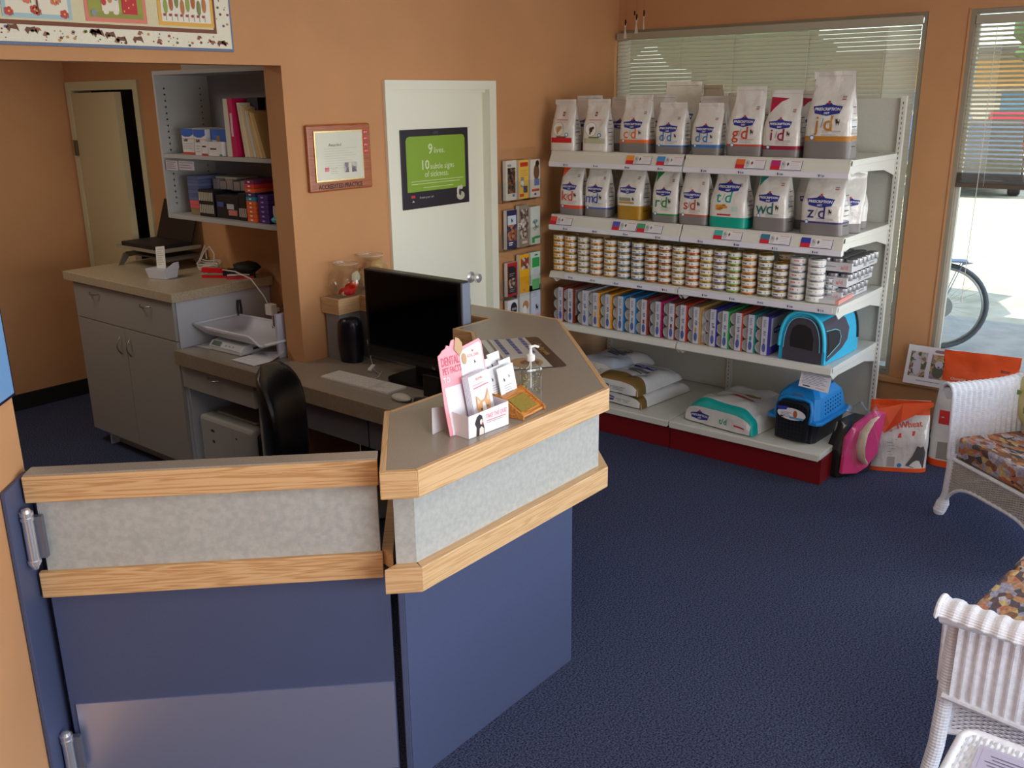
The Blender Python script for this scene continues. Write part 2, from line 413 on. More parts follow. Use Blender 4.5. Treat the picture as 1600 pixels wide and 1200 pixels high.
def blind(name, label, x, y0, y1, ztop, zbot, pitch_, tilt, holes, brail, railm):
    t = thing(name, label, 'blind', (x, (y0+y1)/2, zbot)); ym = (y0+y1)/2
    B(-.02, .02, y0-ym, y1-ym, ztop-zbot-.045, ztop-zbot).build('head_rail', mat((176, 170, 150), .5), t, bev=.002)
    z = ztop-.06; first = None; hs = [h-ym for h in holes]
    while z > zbot+brail:
        if first is None: first = slat_mesh(y0-ym, y1-ym, hs, tilt).build('slat', SLAT, t, smooth=True); first.location = (0, 0, z-zbot)
        else: copy_mesh(first, t, (0, 0, z-zbot))
        z -= pitch_
    rb = MB(); rb.use(railm).box(-.014, .014, y0-ym, y1-ym, 0, .022)
    if brail > .05:
        for i in range(9): rb.use(railm).box(-.015, .015, y0-ym, y1-ym, .024+i*.0062, .0275+i*.0062)
    rb.build('bottom_rail', None, t)
    for h in hs:
        MB().tube([(-.015, h, .01), (-.015, h, ztop-zbot-.03)], .0007, 4).build('ladder_cord', mat((235, 232, 220), .6), t)
    return t
blind('venetian_blind', 'closed grey-white venetian blind in the wide window behind the shelving', XW-.03, 1.668, 3.605, 2.395, .47, .0235, math.radians(63), [3.50, 3.13, 2.76, 2.29, 1.85], .03, FRMW)
blind('venetian_blind', 'half-raised open venetian blind in the tall window at the right edge', XW+.03, -.22, 1.41, 2.385, 1.50, .0235, math.radians(30), [1.27, .6, 0.0], .085, mat((95, 82, 70), .5))
blind('venetian_blind', 'half-raised venetian blind in the third window beyond the frame', XW+.03, -2.95, -.48, 2.385, 1.50, .0235, math.radians(30), [-.7, -1.7, -2.7], .085, mat((95, 82, 70), .5))
t = thing('blind_wand', 'thin clear tilt cord hanging in front of the half-raised blind', 'cord', (XW+.0, 1.30, .9))
MB().tube([(.0, 0, 0), (0, -.004, .7), (0, 0, 1.42)], .0018, 6).build('cord', mat((230, 228, 215), .4), t)
MB().lathe([(.004, -.03), (.005, 0), (.002, .01)], (0, 0, 0), 8).build('tassel', WHITE, t)
# ceiling-hung display clips in the corner
for i, (yy, zz) in enumerate(((3.505, 2.448), (3.415, 2.475), (3.355, 2.495))):
    t = thing('hanging_clip', ['clear clip with a black top hanging nearest the room corner', 'clear clip with a twin black top hanging in the middle', 'thin clip farthest from the room corner, above the blind'][i], 'clip', (XW-.10-.01*i, yy, zz))
    k = .5 if i == 2 else 1
    MB().box(-.003, .003, -.004, .004, -.01, .025).build('black_hook', BLACK, t)
    if i == 1: MB().box(-.003, .003, .012, .020, .02, .045).build('black_hook', BLACK, t)
    MB().tube([(0, 0, .02), (0, 0, .36-(.0 if i else -.02))], .0006, 4).build('thread', mat((90, 60, 40), .6), t)
    MB().add([(0, -.010*k, 0), (0, .010*k, 0), (-.003, .004*k, -.03), (0, .014*k, -.09), (0, -.012*k, -.09), (-.003, -.004*k, -.03)], [(0, 1, 2, 5), (5, 2, 3, 4)]).build('clear_clip', mat((225, 220, 205), .15, spec=.8), t)

# ================================================================== outdoors
ASPH = mat((206, 193, 158), .9, var=.10, vs=3, rgb2=(220, 208, 176))
struct(B(XW+.14, 60, -30, 45, -.12, -.02).build('ground_parking', ASPH))
struct(B(XW+.14, 9.2, -10, 20, -.02, 0).build('pavement', mat((190, 182, 165), .9, var=.1, vs=6)))
struct(B(XW+.12, XW+1.3, -4, 6, 2.75, 2.9).build('sun_block_eave', CEIL))  # unseen overhang added to keep direct sun out of the windows
struct(B(14, 14.12, -6, 20, -.02, -.012).build('trim_3', mat((240, 240, 250), .7)))
def line_(x0, y0, x1, y1):
    d = Vector((x1-x0, y1-y0)).normalized(); n = Vector((-d.y, d.x))*.06
    return MB().prism([(x0+n.x, y0+n.y), (x0-n.x, y0-n.y), (x1-n.x, y1-n.y), (x1+n.x, y1+n.y)], -.02, -.012)
for i in range(4):
    struct(line_(18, -4+i*3.0, 24, -2.2+i*3.0).build('trim_%d' % (4+i), mat((245, 245, 250), .7)))
# bicycle: rear wheel shows in the window
def bicycle():
    t = thing('bicycle', 'bicycle parked outside the window, its rear wheel and rack showing', 'bicycle', (7.9, 1.99, 0), math.radians(-72))
    GR = mat((95, 98, 104), .6); SL = mat((205, 205, 205), .3, metal=.8); FRC = mat((190, 150, 140), .4)
    for j, x in enumerate((0.0, -1.02)):
        wheel = MB(); wheel.tube([(x+.335*math.cos(a*PI/20), 0, .35+.335*math.sin(a*PI/20)) for a in range(40)], .019, 8, closed=True)
        wo = wheel.build('tyre', GR, t, smooth=True)
        MB().tube([(x+.307*math.cos(a*PI/20), 0, .35+.307*math.sin(a*PI/20)) for a in range(40)], .009, 6, closed=True).build('rim', SL, wo, smooth=True)
        sp_ = MB()
        for k in range(28):
            a = k*2*PI/28; a2 = a+(.35 if k % 2 else -.35)
            sp_.tube([(x+.02*math.cos(a2), .02*(-1)**k, .35+.02*math.sin(a2)), (x+.30*math.cos(a), 0, .35+.30*math.sin(a))], .0013, 3)
        sp_.tube([(x, -.05, .35), (x, .05, .35)], .018, 8)
        o = sp_.build('spokes', SL, wo); o['kind'] = 'stuff'
    MB().lathe([(.018, -.03), (.09, -.028), (.09, -.024), (.06, -.02), (.05, .0), (.03, .01)], (0, 0, .35), 22, 'y').build('disc_sprocket', mat((170, 170, 165), .5), t)
    rk = MB(); rk.box(-.22, .16, -.06, .06, .715, .727)
    for yy in (-.07, .07):
        rk.tube([(0, yy, .35), (.12, yy, .71)], .004, 6); rk.tube([(0, yy, .35), (-.12, yy, .71)], .004, 6); rk.tube([(0, yy, .35), (.02, yy, .71)], .004, 6)
    rk.build('luggage_rack', mat((150, 160, 190), .4), t)
    MB().prof([(.12, -.02), (.20, .0), (.12, .0)], (0, -.02, .71), (1, 0, 0), (0, 0, 1), (0, .04, 0)).build('rear_light', mat((170, 170, 180), .4), t)
    fr_ = MB()
    for a, b in (((0, .35), (-.44, .30)), ((0, .35), (-.55, .78)), ((-.44, .30), (-.58, .92)), ((-.44, .30), (-.90, .72)), ((-.56, .80), (-.88, .86)), ((-1.02, .35), (-.86, .98)), ):
        fr_.tube([(a[0], 0, a[1]), (b[0], 0, b[1])], .014, 8)
    fr_.build('frame', FRC, t)
    MB().tube([(-.86, -.25, 1.02), (-.88, -.1, 1.0), (-.86, 0, .98), (-.88, .1, 1.0), (-.86, .25, 1.02)], .012, 8).build('handlebar', GR, t)
    MB().blob((-.60, 0, .95), .13, .07, .03).build('saddle', BLACKM, t, smooth=True)
    MB().lathe([(.10, -.005), (.10, .005)], (-.44, -.05, .30), 24, 'y').build('chain_ring', GR, t)
    MB().tube([(.34, .0, .19), (.32, 0, .25)], .001, 3)
bicycle()
def car(name, label, x, y, rz, col):
    t = thing(name, label, 'car', (x, y, -.02), rz)
    body = [(-2.1, .35), (-2.15, .7), (-2.0, .95), (-1.45, 1.0), (-.9, 1.42), (.55, 1.45), (1.25, 1.0), (1.95, .88), (2.15, .65), (2.12, .32)]
    MB().prof(body, (0, -.85, 0), (1, 0, 0), (0, 0, 1), (0, 1.7, 0)).build('body', mat(col, .25, coat=.6), t, bev=.06)
    wn = MB()
    for s_ in (-1, 1): wn.prof([(-1.25, 1.02), (-.82, 1.36), (.48, 1.38), (1.05, 1.02)], (0, s_*.86-.005, 0), (1, 0, 0), (0, 0, 1), (0, .01, 0))
    wn.build('side_windows', mat((30, 35, 42), .1), t)
    for wx in (-1.35, 1.35):
        for s_ in (-1, 1):
            wh = MB().lathe([(.05, -.1), (.30, -.11), (.33, -.08), (.33, .08), (.30, .11), (.05, .1)], (wx, s_*.80, .33), 20, 'y').build('wheel', BLACKM, t)
            MB().lathe([(.02, -.125), (.19, -.12), (.19, .12), (.02, .125)], (wx, s_*.80, .33), 16, 'y').build('hub_cap', mat((190, 190, 195), .3, metal=.7), wh)
            wh.name = 'wheel'
    return t
car('car', 'blue car parked across the lot behind the blind', 27.5, 7.6, math.radians(14), (110, 140, 190))
car('car', 'dark grey car parked nearer the window, one wheel showing', 22.4, 5.35, math.radians(14), (96, 98, 104))
car('car', 'red car parked at the far right of the lot', 32.5, 6.6, math.radians(14), (190, 40, 50))
car('car', 'white van-like car behind the red one in the lot', 33.5, 9.6, math.radians(14), (225, 228, 230))
tb_ = thing('building', 'long building with an orange band across the parking lot', 'building', (38, 6, 0))
B(0, 6, -14, 14, 0, 3.3).build('facade', mat((226, 210, 186), .8), tb_)
B(-.15, 0, -14, 14, 2.2, 3.1).build('orange_fascia', mat((232, 176, 104), .7), tb_)
B(-.4, 6.3, -14.3, 14.3, 3.3, 3.5).build('roof', mat((120, 110, 105), .8), tb_)
for i in range(6): B(-.05, .0, -12+i*4, -9.6+i*4, .9, 2.0).build('window', mat((110, 150, 180), .2), tb_)
LEAF = mat((96, 124, 72), .8, var=.3, vs=3)
for i, (x, y, h, q) in enumerate(((35, 5.4, 8.5, 2.2), (35, 16, 7.5, 2.2), (29.5, -2.5, 7, 2.0), (7.4, 5.6, 6.5, 2.0), (19.5, 10.5, 8, 3.0))):
    t = thing('tree', ['leafy tree rising right of the parked cars', 'leafy tree left of the parked cars across the lot', 'smaller leafy tree beyond the window edge', 'leafy tree close outside the wide window', 'broad leafy tree shading the middle of the lot'][i], 'tree', (x, y, 0))
    MB().tube([(0, 0, 0), (.1, .05, h*.3), (0, 0, h*.6)], [.25, .18, .1], 8).build('trunk', mat((90, 75, 60), .9), t)
    cr_ = MB()
    for k in range(26):
        a = random.random()*6.28; q_ = random.random()**.5*q
        cr_.blob((math.cos(a)*q_, math.sin(a)*q_, h*.66+random.uniform(-.28, .3)*h), .9, .9, .7, 8, 5, jit=.5)
    cr_.build('crown', LEAF, t, smooth=True)

# ================================================================== shop shelving (gondola)
YR, YL, YJ = 1.65, 3.475, 2.5625
g = thing('store_shelving', 'white metal store shelving with a red base along the window wall', 'shelving', (4.95, 2.56, 0))
def gb(mb, name, m_, parent=None, **k): return mb.build(name, m_, parent or g, world=True, **k)
gb(B(4.60, 5.36, YR, YL, 0, .145), 'base_kick', RED, bev=.002)
o = gb(B(4.598, 4.602, YJ-.002, YJ+.002, 0, .145), 'base_joint', mat((60, 4, 8), .5))
for a, b in ((YR, YJ), (YJ, YL)):
    d_ = gb(MB().box(4.575, 5.36, a+.003, b-.003, .145, .178), 'base_deck', METALW, bev=.003)
    e_ = MB().box(4.570, 4.580, a+.01, b-.01, .140, .172); gb(e_, 'price_rail', METALW, d_)
    for z0, z1 in ((.18, .62), (.62, .96), (.96, 1.31), (1.31, 1.69), (1.69, 1.975)):
        gb(B(5.352, 5.366, a+.006, b-.006, z0+.002, z1-.002), 'back_panel', mat((205, 206, 196), .5, var=.04, vs=200))
for y in (YR, YJ, YL):
    up = MB(); up.box(5.325, 5.352, y-.014, y+.014, 0, 1.985); gb(up, 'upright', METALW)
    sl = MB()
    z = .2
    while z < 1.96: sl.box(5.3245, 5.3255, y-.002, y+.002, z, z+.013); z += .026
    q_ = gb(sl, 'slot', mat((60, 60, 58), .7)); q_['kind'] = 'stuff'
LEV = {1: (1.690, 'f'), 2: (1.312, 'f'), 3: (.962, 's'), 4: (.640, 's')}
PRC = mat((232, 232, 244), .4)
NAVY = mat((40, 40, 130), .5); PURP = mat((60, 50, 150), .5); DKT = mat((50, 45, 60), .6); LGT = mat((205, 205, 208), .6); ROSE = mat((215, 120, 130), .6)
def price_card(par, y, zt, c1, c2, x, sl_):
    """promo card on the slanted fascia"""
    p = P(plane((x-.003, y, zt), (0, -1, 0), sl_)); w_ = .165
    p.rect(0, -.062, w_, 0, PAPER, .001, nx=1); p.rect(0, -.062, w_, -.059, NAVY, .0014, nx=1); p.rect(w_-.003, -.062, w_, 0, NAVY, .0014, nx=1)
    p.rect(0, -.010, .055, 0, NAVY, .0016, nx=1); p.rect(0, -.040, .050, -.010, c1, .0016, nx=1); p.rect(0, -.062, .050, -.040, mat((210, 30, 60), .5), .0016, nx=1)
    p.oval(.065, -.035, .014, .022, LGT, .0018, 12); p.cat(.065, -.03, .012, mat((150, 150, 155), .6), .002)
    p.poly([(.084, -.030), (.090, -.020), (.097, -.030), (.090, -.042)], c2, .002)
    p.lines(.105, .158, -.016, 5, .009, .002, LGT, .0018); p.rect(.105, -.018, .155, -.015, ROSE, .002, nx=1)
    gb(p, 'price_card', None, par)
def price_tag(par, y, z, x, txt):
    p = P(plane((x-.004, y, z), (0, -1, 0), (0, 0, 1)))
    p.rect(-.0025, -.006, .003, .006, DKT, .001, nx=1); p.text(txt, .018, -.001, .012, NAVY, .001, off=.03)
    gb(p, 'price_tag', None, par)
cards = {
 1: [(2.93, (240, 150, 50), (150, 60, 50)), (2.73, (70, 150, 220), (150, 150, 160)), (2.255, (225, 110, 60), (150, 40, 40)), (2.06, (190, 40, 120), (90, 50, 90))],
 2: [(3.475, (230, 80, 60), (150, 60, 60)), (3.015, (90, 90, 190), (60, 60, 60)), (2.845, (70, 160, 110), (130, 120, 130)), (2.36, (70, 180, 170), (150, 70, 60)), (2.09, (60, 120, 150), (150, 140, 120)), (1.87, (50, 60, 160), (90, 90, 90))]}
prices = ['7.45', '6.90', '8.25', '7.80', '7.15', '6.45', '8.60', '9.10']
for k, (z, kind) in LEV.items():
    for bi, (a, b) in enumerate(((YR, YJ), (YJ, YL))):
        a_, b_ = a+.004, b-.004
        sh = MB().box(4.64, 5.325, a_, b_, z-.032, z-.002)
        so_ = gb(sh, 'shelf', METALW, bev=.003)
        fx = 4.64
        fa = MB()
        if kind == 'f':
            fa.prof([(0, 0), (-.028, -.062), (-.032, -.088), (-.026, -.094), (0, -.090), (.012, -.002)], (4.650, a_, z+.002), (1, 0, 0), (0, 0, 1), (0, b_-a_, 0))
        else:
            fa.prof([(0, 0), (-.012, -.006), (-.020, -.036), (-.014, -.042), (.010, -.040), (.01, 0)], (4.642, a_, z+.001), (1, 0, 0), (0, 0, 1), (0, b_-a_, 0))
        gb(fa, 'fascia', METALW, so_)
        for yb_ in (a+.012, b-.012):
            br = MB(); br.prof([(0, 0), (.68, 0), (.68, -.115), (.50, -.075), (.10, -.060), (.03, -.070), (0, -.045)], (4.655, yb_-.0015, z-.004), (1, 0, 0), (0, 0, 1), (0, .003, 0))
            gb(br, 'bracket', METALW, so_)
        if kind == 'f':
            gb(B(4.616, 4.620, a_, b_, z-.088, z-.062), 'ticket_strip', PRC, so_)
            for (yc, c1, c2) in cards[k]:
                if a-.05 < yc-.08 < b: price_card(so_, min(yc, b_-.002), z-.002, mat(c1, .5), mat(c2, .6), 4.649, (-.41, 0, -.91) if False else Vector((.41, 0, .91)))
            for i in range(4): price_tag(so_, b-.12-i*.215, z-.077, 4.616, prices[(i+bi*3+k) % 8])
        elif k == 3:
            gb(B(4.619, 4.622, a_+.02, b_-(.12 if bi else .0), z-.036, z-.006), 'ticket_strip', PRC, so_)
            for i in range(5): price_tag(so_, b-.16-i*.165, z-.022, 4.619, prices[(i+bi*3) % 8])

# ---- price/print helper colours
LOGO = mat((38, 48, 140), .4); WHT = mat((245, 245, 245), .5); GR1 = mat((128, 124, 124), .35); BAGW = mat((226, 224, 220), .22, bump=.6, bs=24, coat=.5)
BAGB = mat((220, 216, 200), .3, bump=.35, bs=22, coat=.25); LTX = mat((150, 150, 155), .6); CATC = mat((60, 45, 45), .6); BLU2 = mat((70, 130, 190), .4)
def sm(x, a, b):
    t = max(0, min(1, (x-a)/(b-a))); return t*t*(3-2*t)
def bag_shape(w_, d, h, seed, lean=0.0, slump=0.0, topw=.86):
    so_ = Vector((seed*3.7, seed*1.3, 0))
    def ab(v):
        a = w_/2*(1-(1-topw)*sm(v, .35, .95))*(1+.03*math.sin(v*5+seed))
        b = d/2*(1-sm(v, .42, .93)*.985)
        return a, b
    def wr(x, z):
        p = Vector((x*9, z*9, 0))+so_
        rd = 1-abs(noise.noise(p*.75+Vector((9, 2, 0))))*2.2
        return .0075*noise.noise(p)+.0040*noise.noise(p*2.3)-.010*max(0, rd)**3*(.5+.5*noise.noise(p*.5))
    def cen(v): return d/2-slump*sm(v, .5, 1)*d*.5
    def front(u_, z, hh):
        v = max(0, min(1, z/h)); a, b = ab(v); s_ = min(.999, abs(u_/a)); y = cen(v)-b*(1-s_**5)**.2
        return Vector((u_+lean*sm(v, .2, 1)*w_*.5, y-hh+wr(u_, z)*(.3+.7*sm(v, .2, .6)), z))
    return ab, wr, cen, front
def bag_mesh(w_, d, h, seed, lean=0.0, slump=0.0, topw=.86, bands=(), side=None):
    ab, wr, cen, front = bag_shape(w_, d, h, seed, lean, slump, topw); b = MB()
    nv = 34; ring = []
    us = [-.985, -.95, -.9, -.8, -.7, -.6, -.5, -.4, -.3, -.2, -.1, 0, .1, .2, .3, .4, .5, .6, .7, .8, .9, .95, .985]
    for j in range(nv+1):
        v = j/nv; z = v*h; a, bb = ab(v); c_ = cen(v); row = []
        for s_ in us: row.append(front(s_*a, z, 0))
        sd_ = .0 if v > .9 else .018*sm(v, .25, .6)
        for s_ in (-.5, .5): row.append(Vector((a-sd_+lean*sm(v, .2, 1)*w_*.5+wr(s_, z)*.8, c_+bb*s_, z)))
        for s_ in reversed(us):
            p = front(s_*a, z, 0); row.append(Vector((p.x, c_+(c_-(p.y))+.0 if bb > .006 else c_+bb, z)))
        for s_ in (.5, -.5): row.append(Vector((-a+sd_+lean*sm(v, .2, 1)*w_*.5+wr(s_+3, z)*.8, c_+bb*s_, z)))
        ring.append(row)
    n = len(ring[0]); vs = [p for r_ in ring for p in r_]
    mats_ = [BAGW]+[x[2] for x in bands]
    for j in range(nv):
        vm = (j+.5)/nv; mm = BAGW if side is None else side
        for lo, hi, m_ in bands:
            if lo <= vm < hi: mm = m_
        b.use(mm)
        base = len(b.v) if j == 0 else base
        if j == 0: b.v += [tuple(p) for p in vs]
        for i in range(n):
            b.f.append((base+j*n+i, base+j*n+(i+1) % n, base+(j+1)*n+(i+1) % n, base+(j+1)*n+i)); b.mi.append(b.cur)
    b.use(BAGW); b.f.append(tuple(reversed(range(base, base+n)))); b.mi.append(b.cur); b.f.append(tuple(range(base+nv*n, base+nv*n+n))); b.mi.append(b.cur)
    return b, front
def fillpoly(p, pts, m_, h_, nx=10, ny=8):
    xs = [a for a, b in pts]; x0, x1 = min(xs), max(xs)
    p.use(m_)
    def yr(x):
        ys = []
        for i in range(len(pts)):
            a, b = pts[i], pts[(i+1) % len(pts)]
            if (a[0]-x)*(b[0]-x) <= 0 and a[0] != b[0]: ys.append(a[1]+(b[1]-a[1])*(x-a[0])/(b[0]-a[0]))
        return (min(ys), max(ys)) if ys else (0, 0)
    e = (x1-x0)*.002
    def fn(a, b):
        x = x0+e+(x1-x0-2*e)*a; lo, hi = yr(x); return p.map(x, lo+(hi-lo)*b, h_)
    p.grid(fn, nx, ny)
def rx_logo(p, cx, cy_, w_, h=.0020):
    k = w_/2
    fillpoly(p, [(cx-k, cy_+k*.20), (cx-k*.3, cy_+k*.28), (cx-k*.14, cy_+k*.42), (cx+k*.14, cy_+k*.42), (cx+k*.3, cy_+k*.28), (cx+k, cy_+k*.20), (cx+k*.93, cy_-k*.25), (cx+k*.4, cy_-k*.34), (cx, cy_-k*.42), (cx-k*.4, cy_-k*.34), (cx-k*.93, cy_-k*.25)], LOGO, h, 14, 5)
    p.rect(cx-k*.08, cy_+k*.34, cx+k*.08, cy_+k*.55, mat((190, 60, 60), .5), h+.0008, nx=1)
    p.text('PRESCRIPTION', cx, cy_+k*.02, w_*.13, WHT, h+.0012, off=.02, fit=w_*.86)
    p.text('DIET', cx, cy_-k*.24, w_*.09, WHT, h+.0012, off=.02)
def food_bag(name, label, grp, x, y, z, w_, h, d, seed, code, col, logo=True, band=.18, corner=None, lean=0, slump=0, kind='rx', rz=0, topw=.86, band_h=.035, base=None):
    base = base or GR1
    bands = [(0, band, base), (band, band+band_h, col)] if kind in ('rx', 'td') else []
    if kind == 'td': bands = [(0, band, col)]
    if kind == 'gold': bands = [(0, band, col)]
    b, front = bag_mesh(w_, d, h, seed, lean, slump, topw, bands)
    t = thing(name, label, 'pet food bag', (x, y, z), R90+rz, grp)
    b.build('bag', None, t, smooth=True)
    p = P(front)
    zl = h*.53
    if kind in ('rx', 'td', 'gold'):
        zl = h*(.50 if h < .38 else .57) if kind != 'td' else h*.66
        rx_logo(p, -.004, zl, w_*.62)
        if code:
            p.text(code[0], -w_*.22, zl-h*.155, h*.25, col, .0026, sh=.05, off=.008)
            p.text('/', -w_*.095, zl-h*.155, h*.15, LTX if kind != 'td' else col, .0026)
            p.text(code[1], w_*.035, zl-h*.155, h*.25, col, .0026, sh=.05, off=.008)
            if kind != 'td': p.cat(w_*.22, zl-h*.14, h*.045, CATC, .0016)
        if kind == 'rx':
            p.rect(-w_*.1, zl-h*.245, w_*.30, zl-h*.25, col, .0016, nx=3)
            p.lines(-w_*.1, w_*.30, zl-h*.265, 3, h*.016, h*.004, LTX, .0016)
            p.oval(-w_*.30, h*(band+.025), h*.032, h*.032, BLU2, .002, 14); p.oval(-w_*.30, h*(band+.025), h*.021, h*.021, WHT, .0026, 14)
        if kind == 'td':
            for i in range(9): p.oval(-w_*.12+random.uniform(-.13, .13)*w_, h*.33+random.uniform(-.035, .035)*h, w_*.06, h*.022, mat((215, 150, 40) if i % 3 else (180, 110, 30), .6), .0016+i*.0003, 10)
            p.rect(-w_*.25, h*.20, w_*.12, h*.225, mat((190, 30, 50), .5), .002, nx=3); p.rect(w_*.16, h*.27, w_*.30, h*.36, mat((190, 215, 210), .6), .0016, nx=2)
        if kind == 'gold':
            p.rect(-w_*.34, zl-h*.19, w_*.1, zl-h*.13, mat((150, 150, 120), .5), .0016, nx=4); p.rect(-w_*.34, zl-h*.23, w_*.24, zl-h*.20, mat((190, 140, 50), .5), .0016, nx=4); p.cat(w_*.2, zl-h*.15, h*.035, CATC, .0016)
        p.rect(w_*.24, h*.70, w_*.33, h*.72, mat((160, 150, 160), .6), .0016, nx=1); p.rect(w_*.24, h*.675, w_*.33, h*.69, mat((190, 90, 100), .6), .0016, nx=1)
    else:
        p.rect(-w_*.06, h*.68, w_*.03, h*.76, mat((130, 40, 60), .5), .0016, nx=1); p.text('H', -w_*.015, h*.72, h*.05, WHT, .0022, off=.03)
        p.rect(-w_*.25, h*.60, w_*.22, h*.615, ROSE, .0016, nx=4)
        p.oval(-w_*.12, h*.43, w_*.23, h*.135, mat((180, 178, 170), .5), .0014, 20); p.oval(-w_*.12, h*.43, w_*.215, h*.125, WHT, .002, 20)
        ca = mat((205, 150, 80) if kind == 'dogw' else (70, 50, 50), .6)
        p.oval(-w_*.12, h*.42, w_*.07, h*.05, ca, .0024, 12); p.oval(-w_*.04, h*.455, w_*.05, h*.03, ca, .0028, 10); p.oval(-w_*.15, h*.36, w_*.03, h*.035, ca, .0026, 8)
        p.oval(w_*.22, h*.32, w_*.075, h*.04, BLU2, .0018, 14); p.oval(w_*.22, h*.32, w_*.045, h*.024, WHT, .0024, 12)
        p.rect(-w_*.42, h*.16, w_*.42, h*.26, mat((205, 20, 40), .45) if kind == 'dogw' else mat((196, 190, 165), .5), .0016, nx=8)
        p.rect(-w_*.2, h*.262, w_*.2, h*.285, mat((100, 40, 40) if kind == 'dogw' else (90, 120, 40), .5), .002, nx=4)
    if corner:
        p.poly([(-w_*.40, h*.90), (-w_*.38, h*.66), (-w_*.28, h*.74), (-w_*.12, h*.83), (w_*.08, h*.88)], mat(corner, .4), .0018)
    p.rect(-w_*.36*topw/.86, h*.945, w_*.36*topw/.86, h*.950, mat((190, 188, 182), .5), .0018, nx=6)
    p.build('printed_front', None, t)
    # small print on the right-hand gusset
    sd_ = MB(); ab, wr, cen, fr_ = bag_shape(w_, d, h, seed, lean, slump, topw)
    for i in range(7):
        zz = h*(.14+.075*i); v = zz/h; a, bb = ab(v); c_ = cen(v); xx = a+.0015+lean*sm(v, .2, 1)*w_*.5
        sd_.use(LTX if i % 3 else CATC); q_ = bb*.55
        sd_.add([(xx, c_-q_, zz), (xx, c_+q_*(.4+.5*((i*7) % 5)/5), zz), (xx, c_+q_*(.4+.5*((i*7) % 5)/5), zz+.004), (xx, c_-q_, zz+.004)], [(0, 1, 2, 3)])
    sd_.build('printed_gusset', None, t)
    return t
z1 = 1.69
G1 = 'pet food bags on the top shelf'
c_ = lambda *a: mat(a, .4)
food_bag('pet_food_bag', 'white food bag with a yellow dog and red band, leftmost on top shelf', G1, 4.665, 3.415, z1, .175, .295, .10, 1, None, c_(205, 20, 40), kind='dogw', lean=.08, slump=.2)
food_bag('pet_food_bag', 'white food bag with a dark kitten in a ring, second on top shelf', G1, 4.665, 3.18, z1, .175, .295, .10, 2, None, c_(190, 180, 150), kind='catw', lean=.05)
food_bag('pet_food_bag', 'white food bag lettered c/d in orange with an orange band', G1, 4.665, 2.915, z1, .20, .315, .11, 3, 'cd', c_(235, 110, 40), band=.19, lean=.06, base=GR1)
food_bag('pet_food_bag', 'white bag lettered d/d in blue, directly right of the c/d bag', G1, 4.665, 2.685, z1, .185, .275, .11, 4, 'dd', c_(50, 120, 190), band=.15)
food_bag('pet_food_bag', 'white bag lettered d/d in blue, directly left of the g/d bag', G1, 4.665, 2.465, z1, .175, .270, .10, 5, 'dd', c_(50, 120, 190), band=.16, lean=.12)
food_bag('pet_food_bag', 'tall white food bag lettered g/d in rust red', G1, 4.665, 2.24, z1, .20, .350, .11, 6, 'gd', c_(200, 75, 50), band=.14, lean=.08)
food_bag('pet_food_bag', 'white food bag lettered i/d with a crimson top corner', G1, 4.665, 2.04, z1, .195, .330, .12, 7, 'id', c_(150, 30, 60), band=.13, corner=(170, 25, 60), lean=.02)
food_bag('pet_food_bag', 'largest white food bag lettered j/d with a gold band, at the right end', G1, 4.665, 1.80, z1, .235, .415, .13, 8, 'jd', c_(190, 130, 50), band=.22, lean=-.02, slump=-.1)
# rear bags on the top shelf
G1b = 'pet food bags behind the front row on the top shelf'
def plain_bag(label, grp, x, y, z, w_, h, d, seed, rz=0, tint=None, lean=0, corner=None):
    b, front = bag_mesh(w_, d, h, seed, lean, 0, .86, [(0, .15, GR1)], tint)
    t = thing('pet_food_bag', label, 'pet food bag', (x, y, z), R90+rz, grp); b.build('bag', None, t, smooth=True)
    p = P(front); rx_logo(p, 0, h*.5, w_*.6); p.rect(-w_*.36, h*.945, w_*.36, h*.95, LTX, .0018, nx=6)
    if corner: p.poly([(-w_*.40, h*.90), (-w_*.38, h*.66), (-w_*.12, h*.83), (w_*.08, h*.88)], mat(corner, .4), .0018)
    p.build('printed_front', None, t); return t
plain_bag('pale bag with its top edge showing behind the two leftmost top-shelf bags', G1b, 4.80, 3.33, z1, .20, .315, .10, 11, .1)
plain_bag('pale bag with its top edge showing behind the kitten-ring bag', G1b, 4.81, 3.10, z1, .20, .305, .10, 12, -.05)
plain_bag('pale bag peeking out between the c/d bag and the blue d/d bag', G1b, 4.81, 2.83, z1, .19, .315, .10, 13, .05)
plain_bag('slumped beige bag standing highest at the back, above the blue d/d bag', G1b, 4.98, 2.80, z1, .24, .385, .14, 14, .5, BAGB, .2)
plain_bag('crumpled cream bag leaning at the back beside the slumped beige one', G1b, 5.02, 2.66, z1, .22, .365, .13, 15, -.5, BAGB, -.1)
plain_bag('pale bag standing behind the narrower d/d bag', G1b, 4.82, 2.52, z1, .19, .305, .10, 16, 0)
plain_bag('beige bag standing at the back between d/d and g/d bags', G1b, 4.95, 2.42, z1, .18, .32, .10, 17, 0, BAGB)
plain_bag('bag with a crimson corner peeking between the i/d and j/d bags', G1b, 4.82, 1.96, z1, .19, .325, .10, 18, 0, corner=(170, 25, 60))
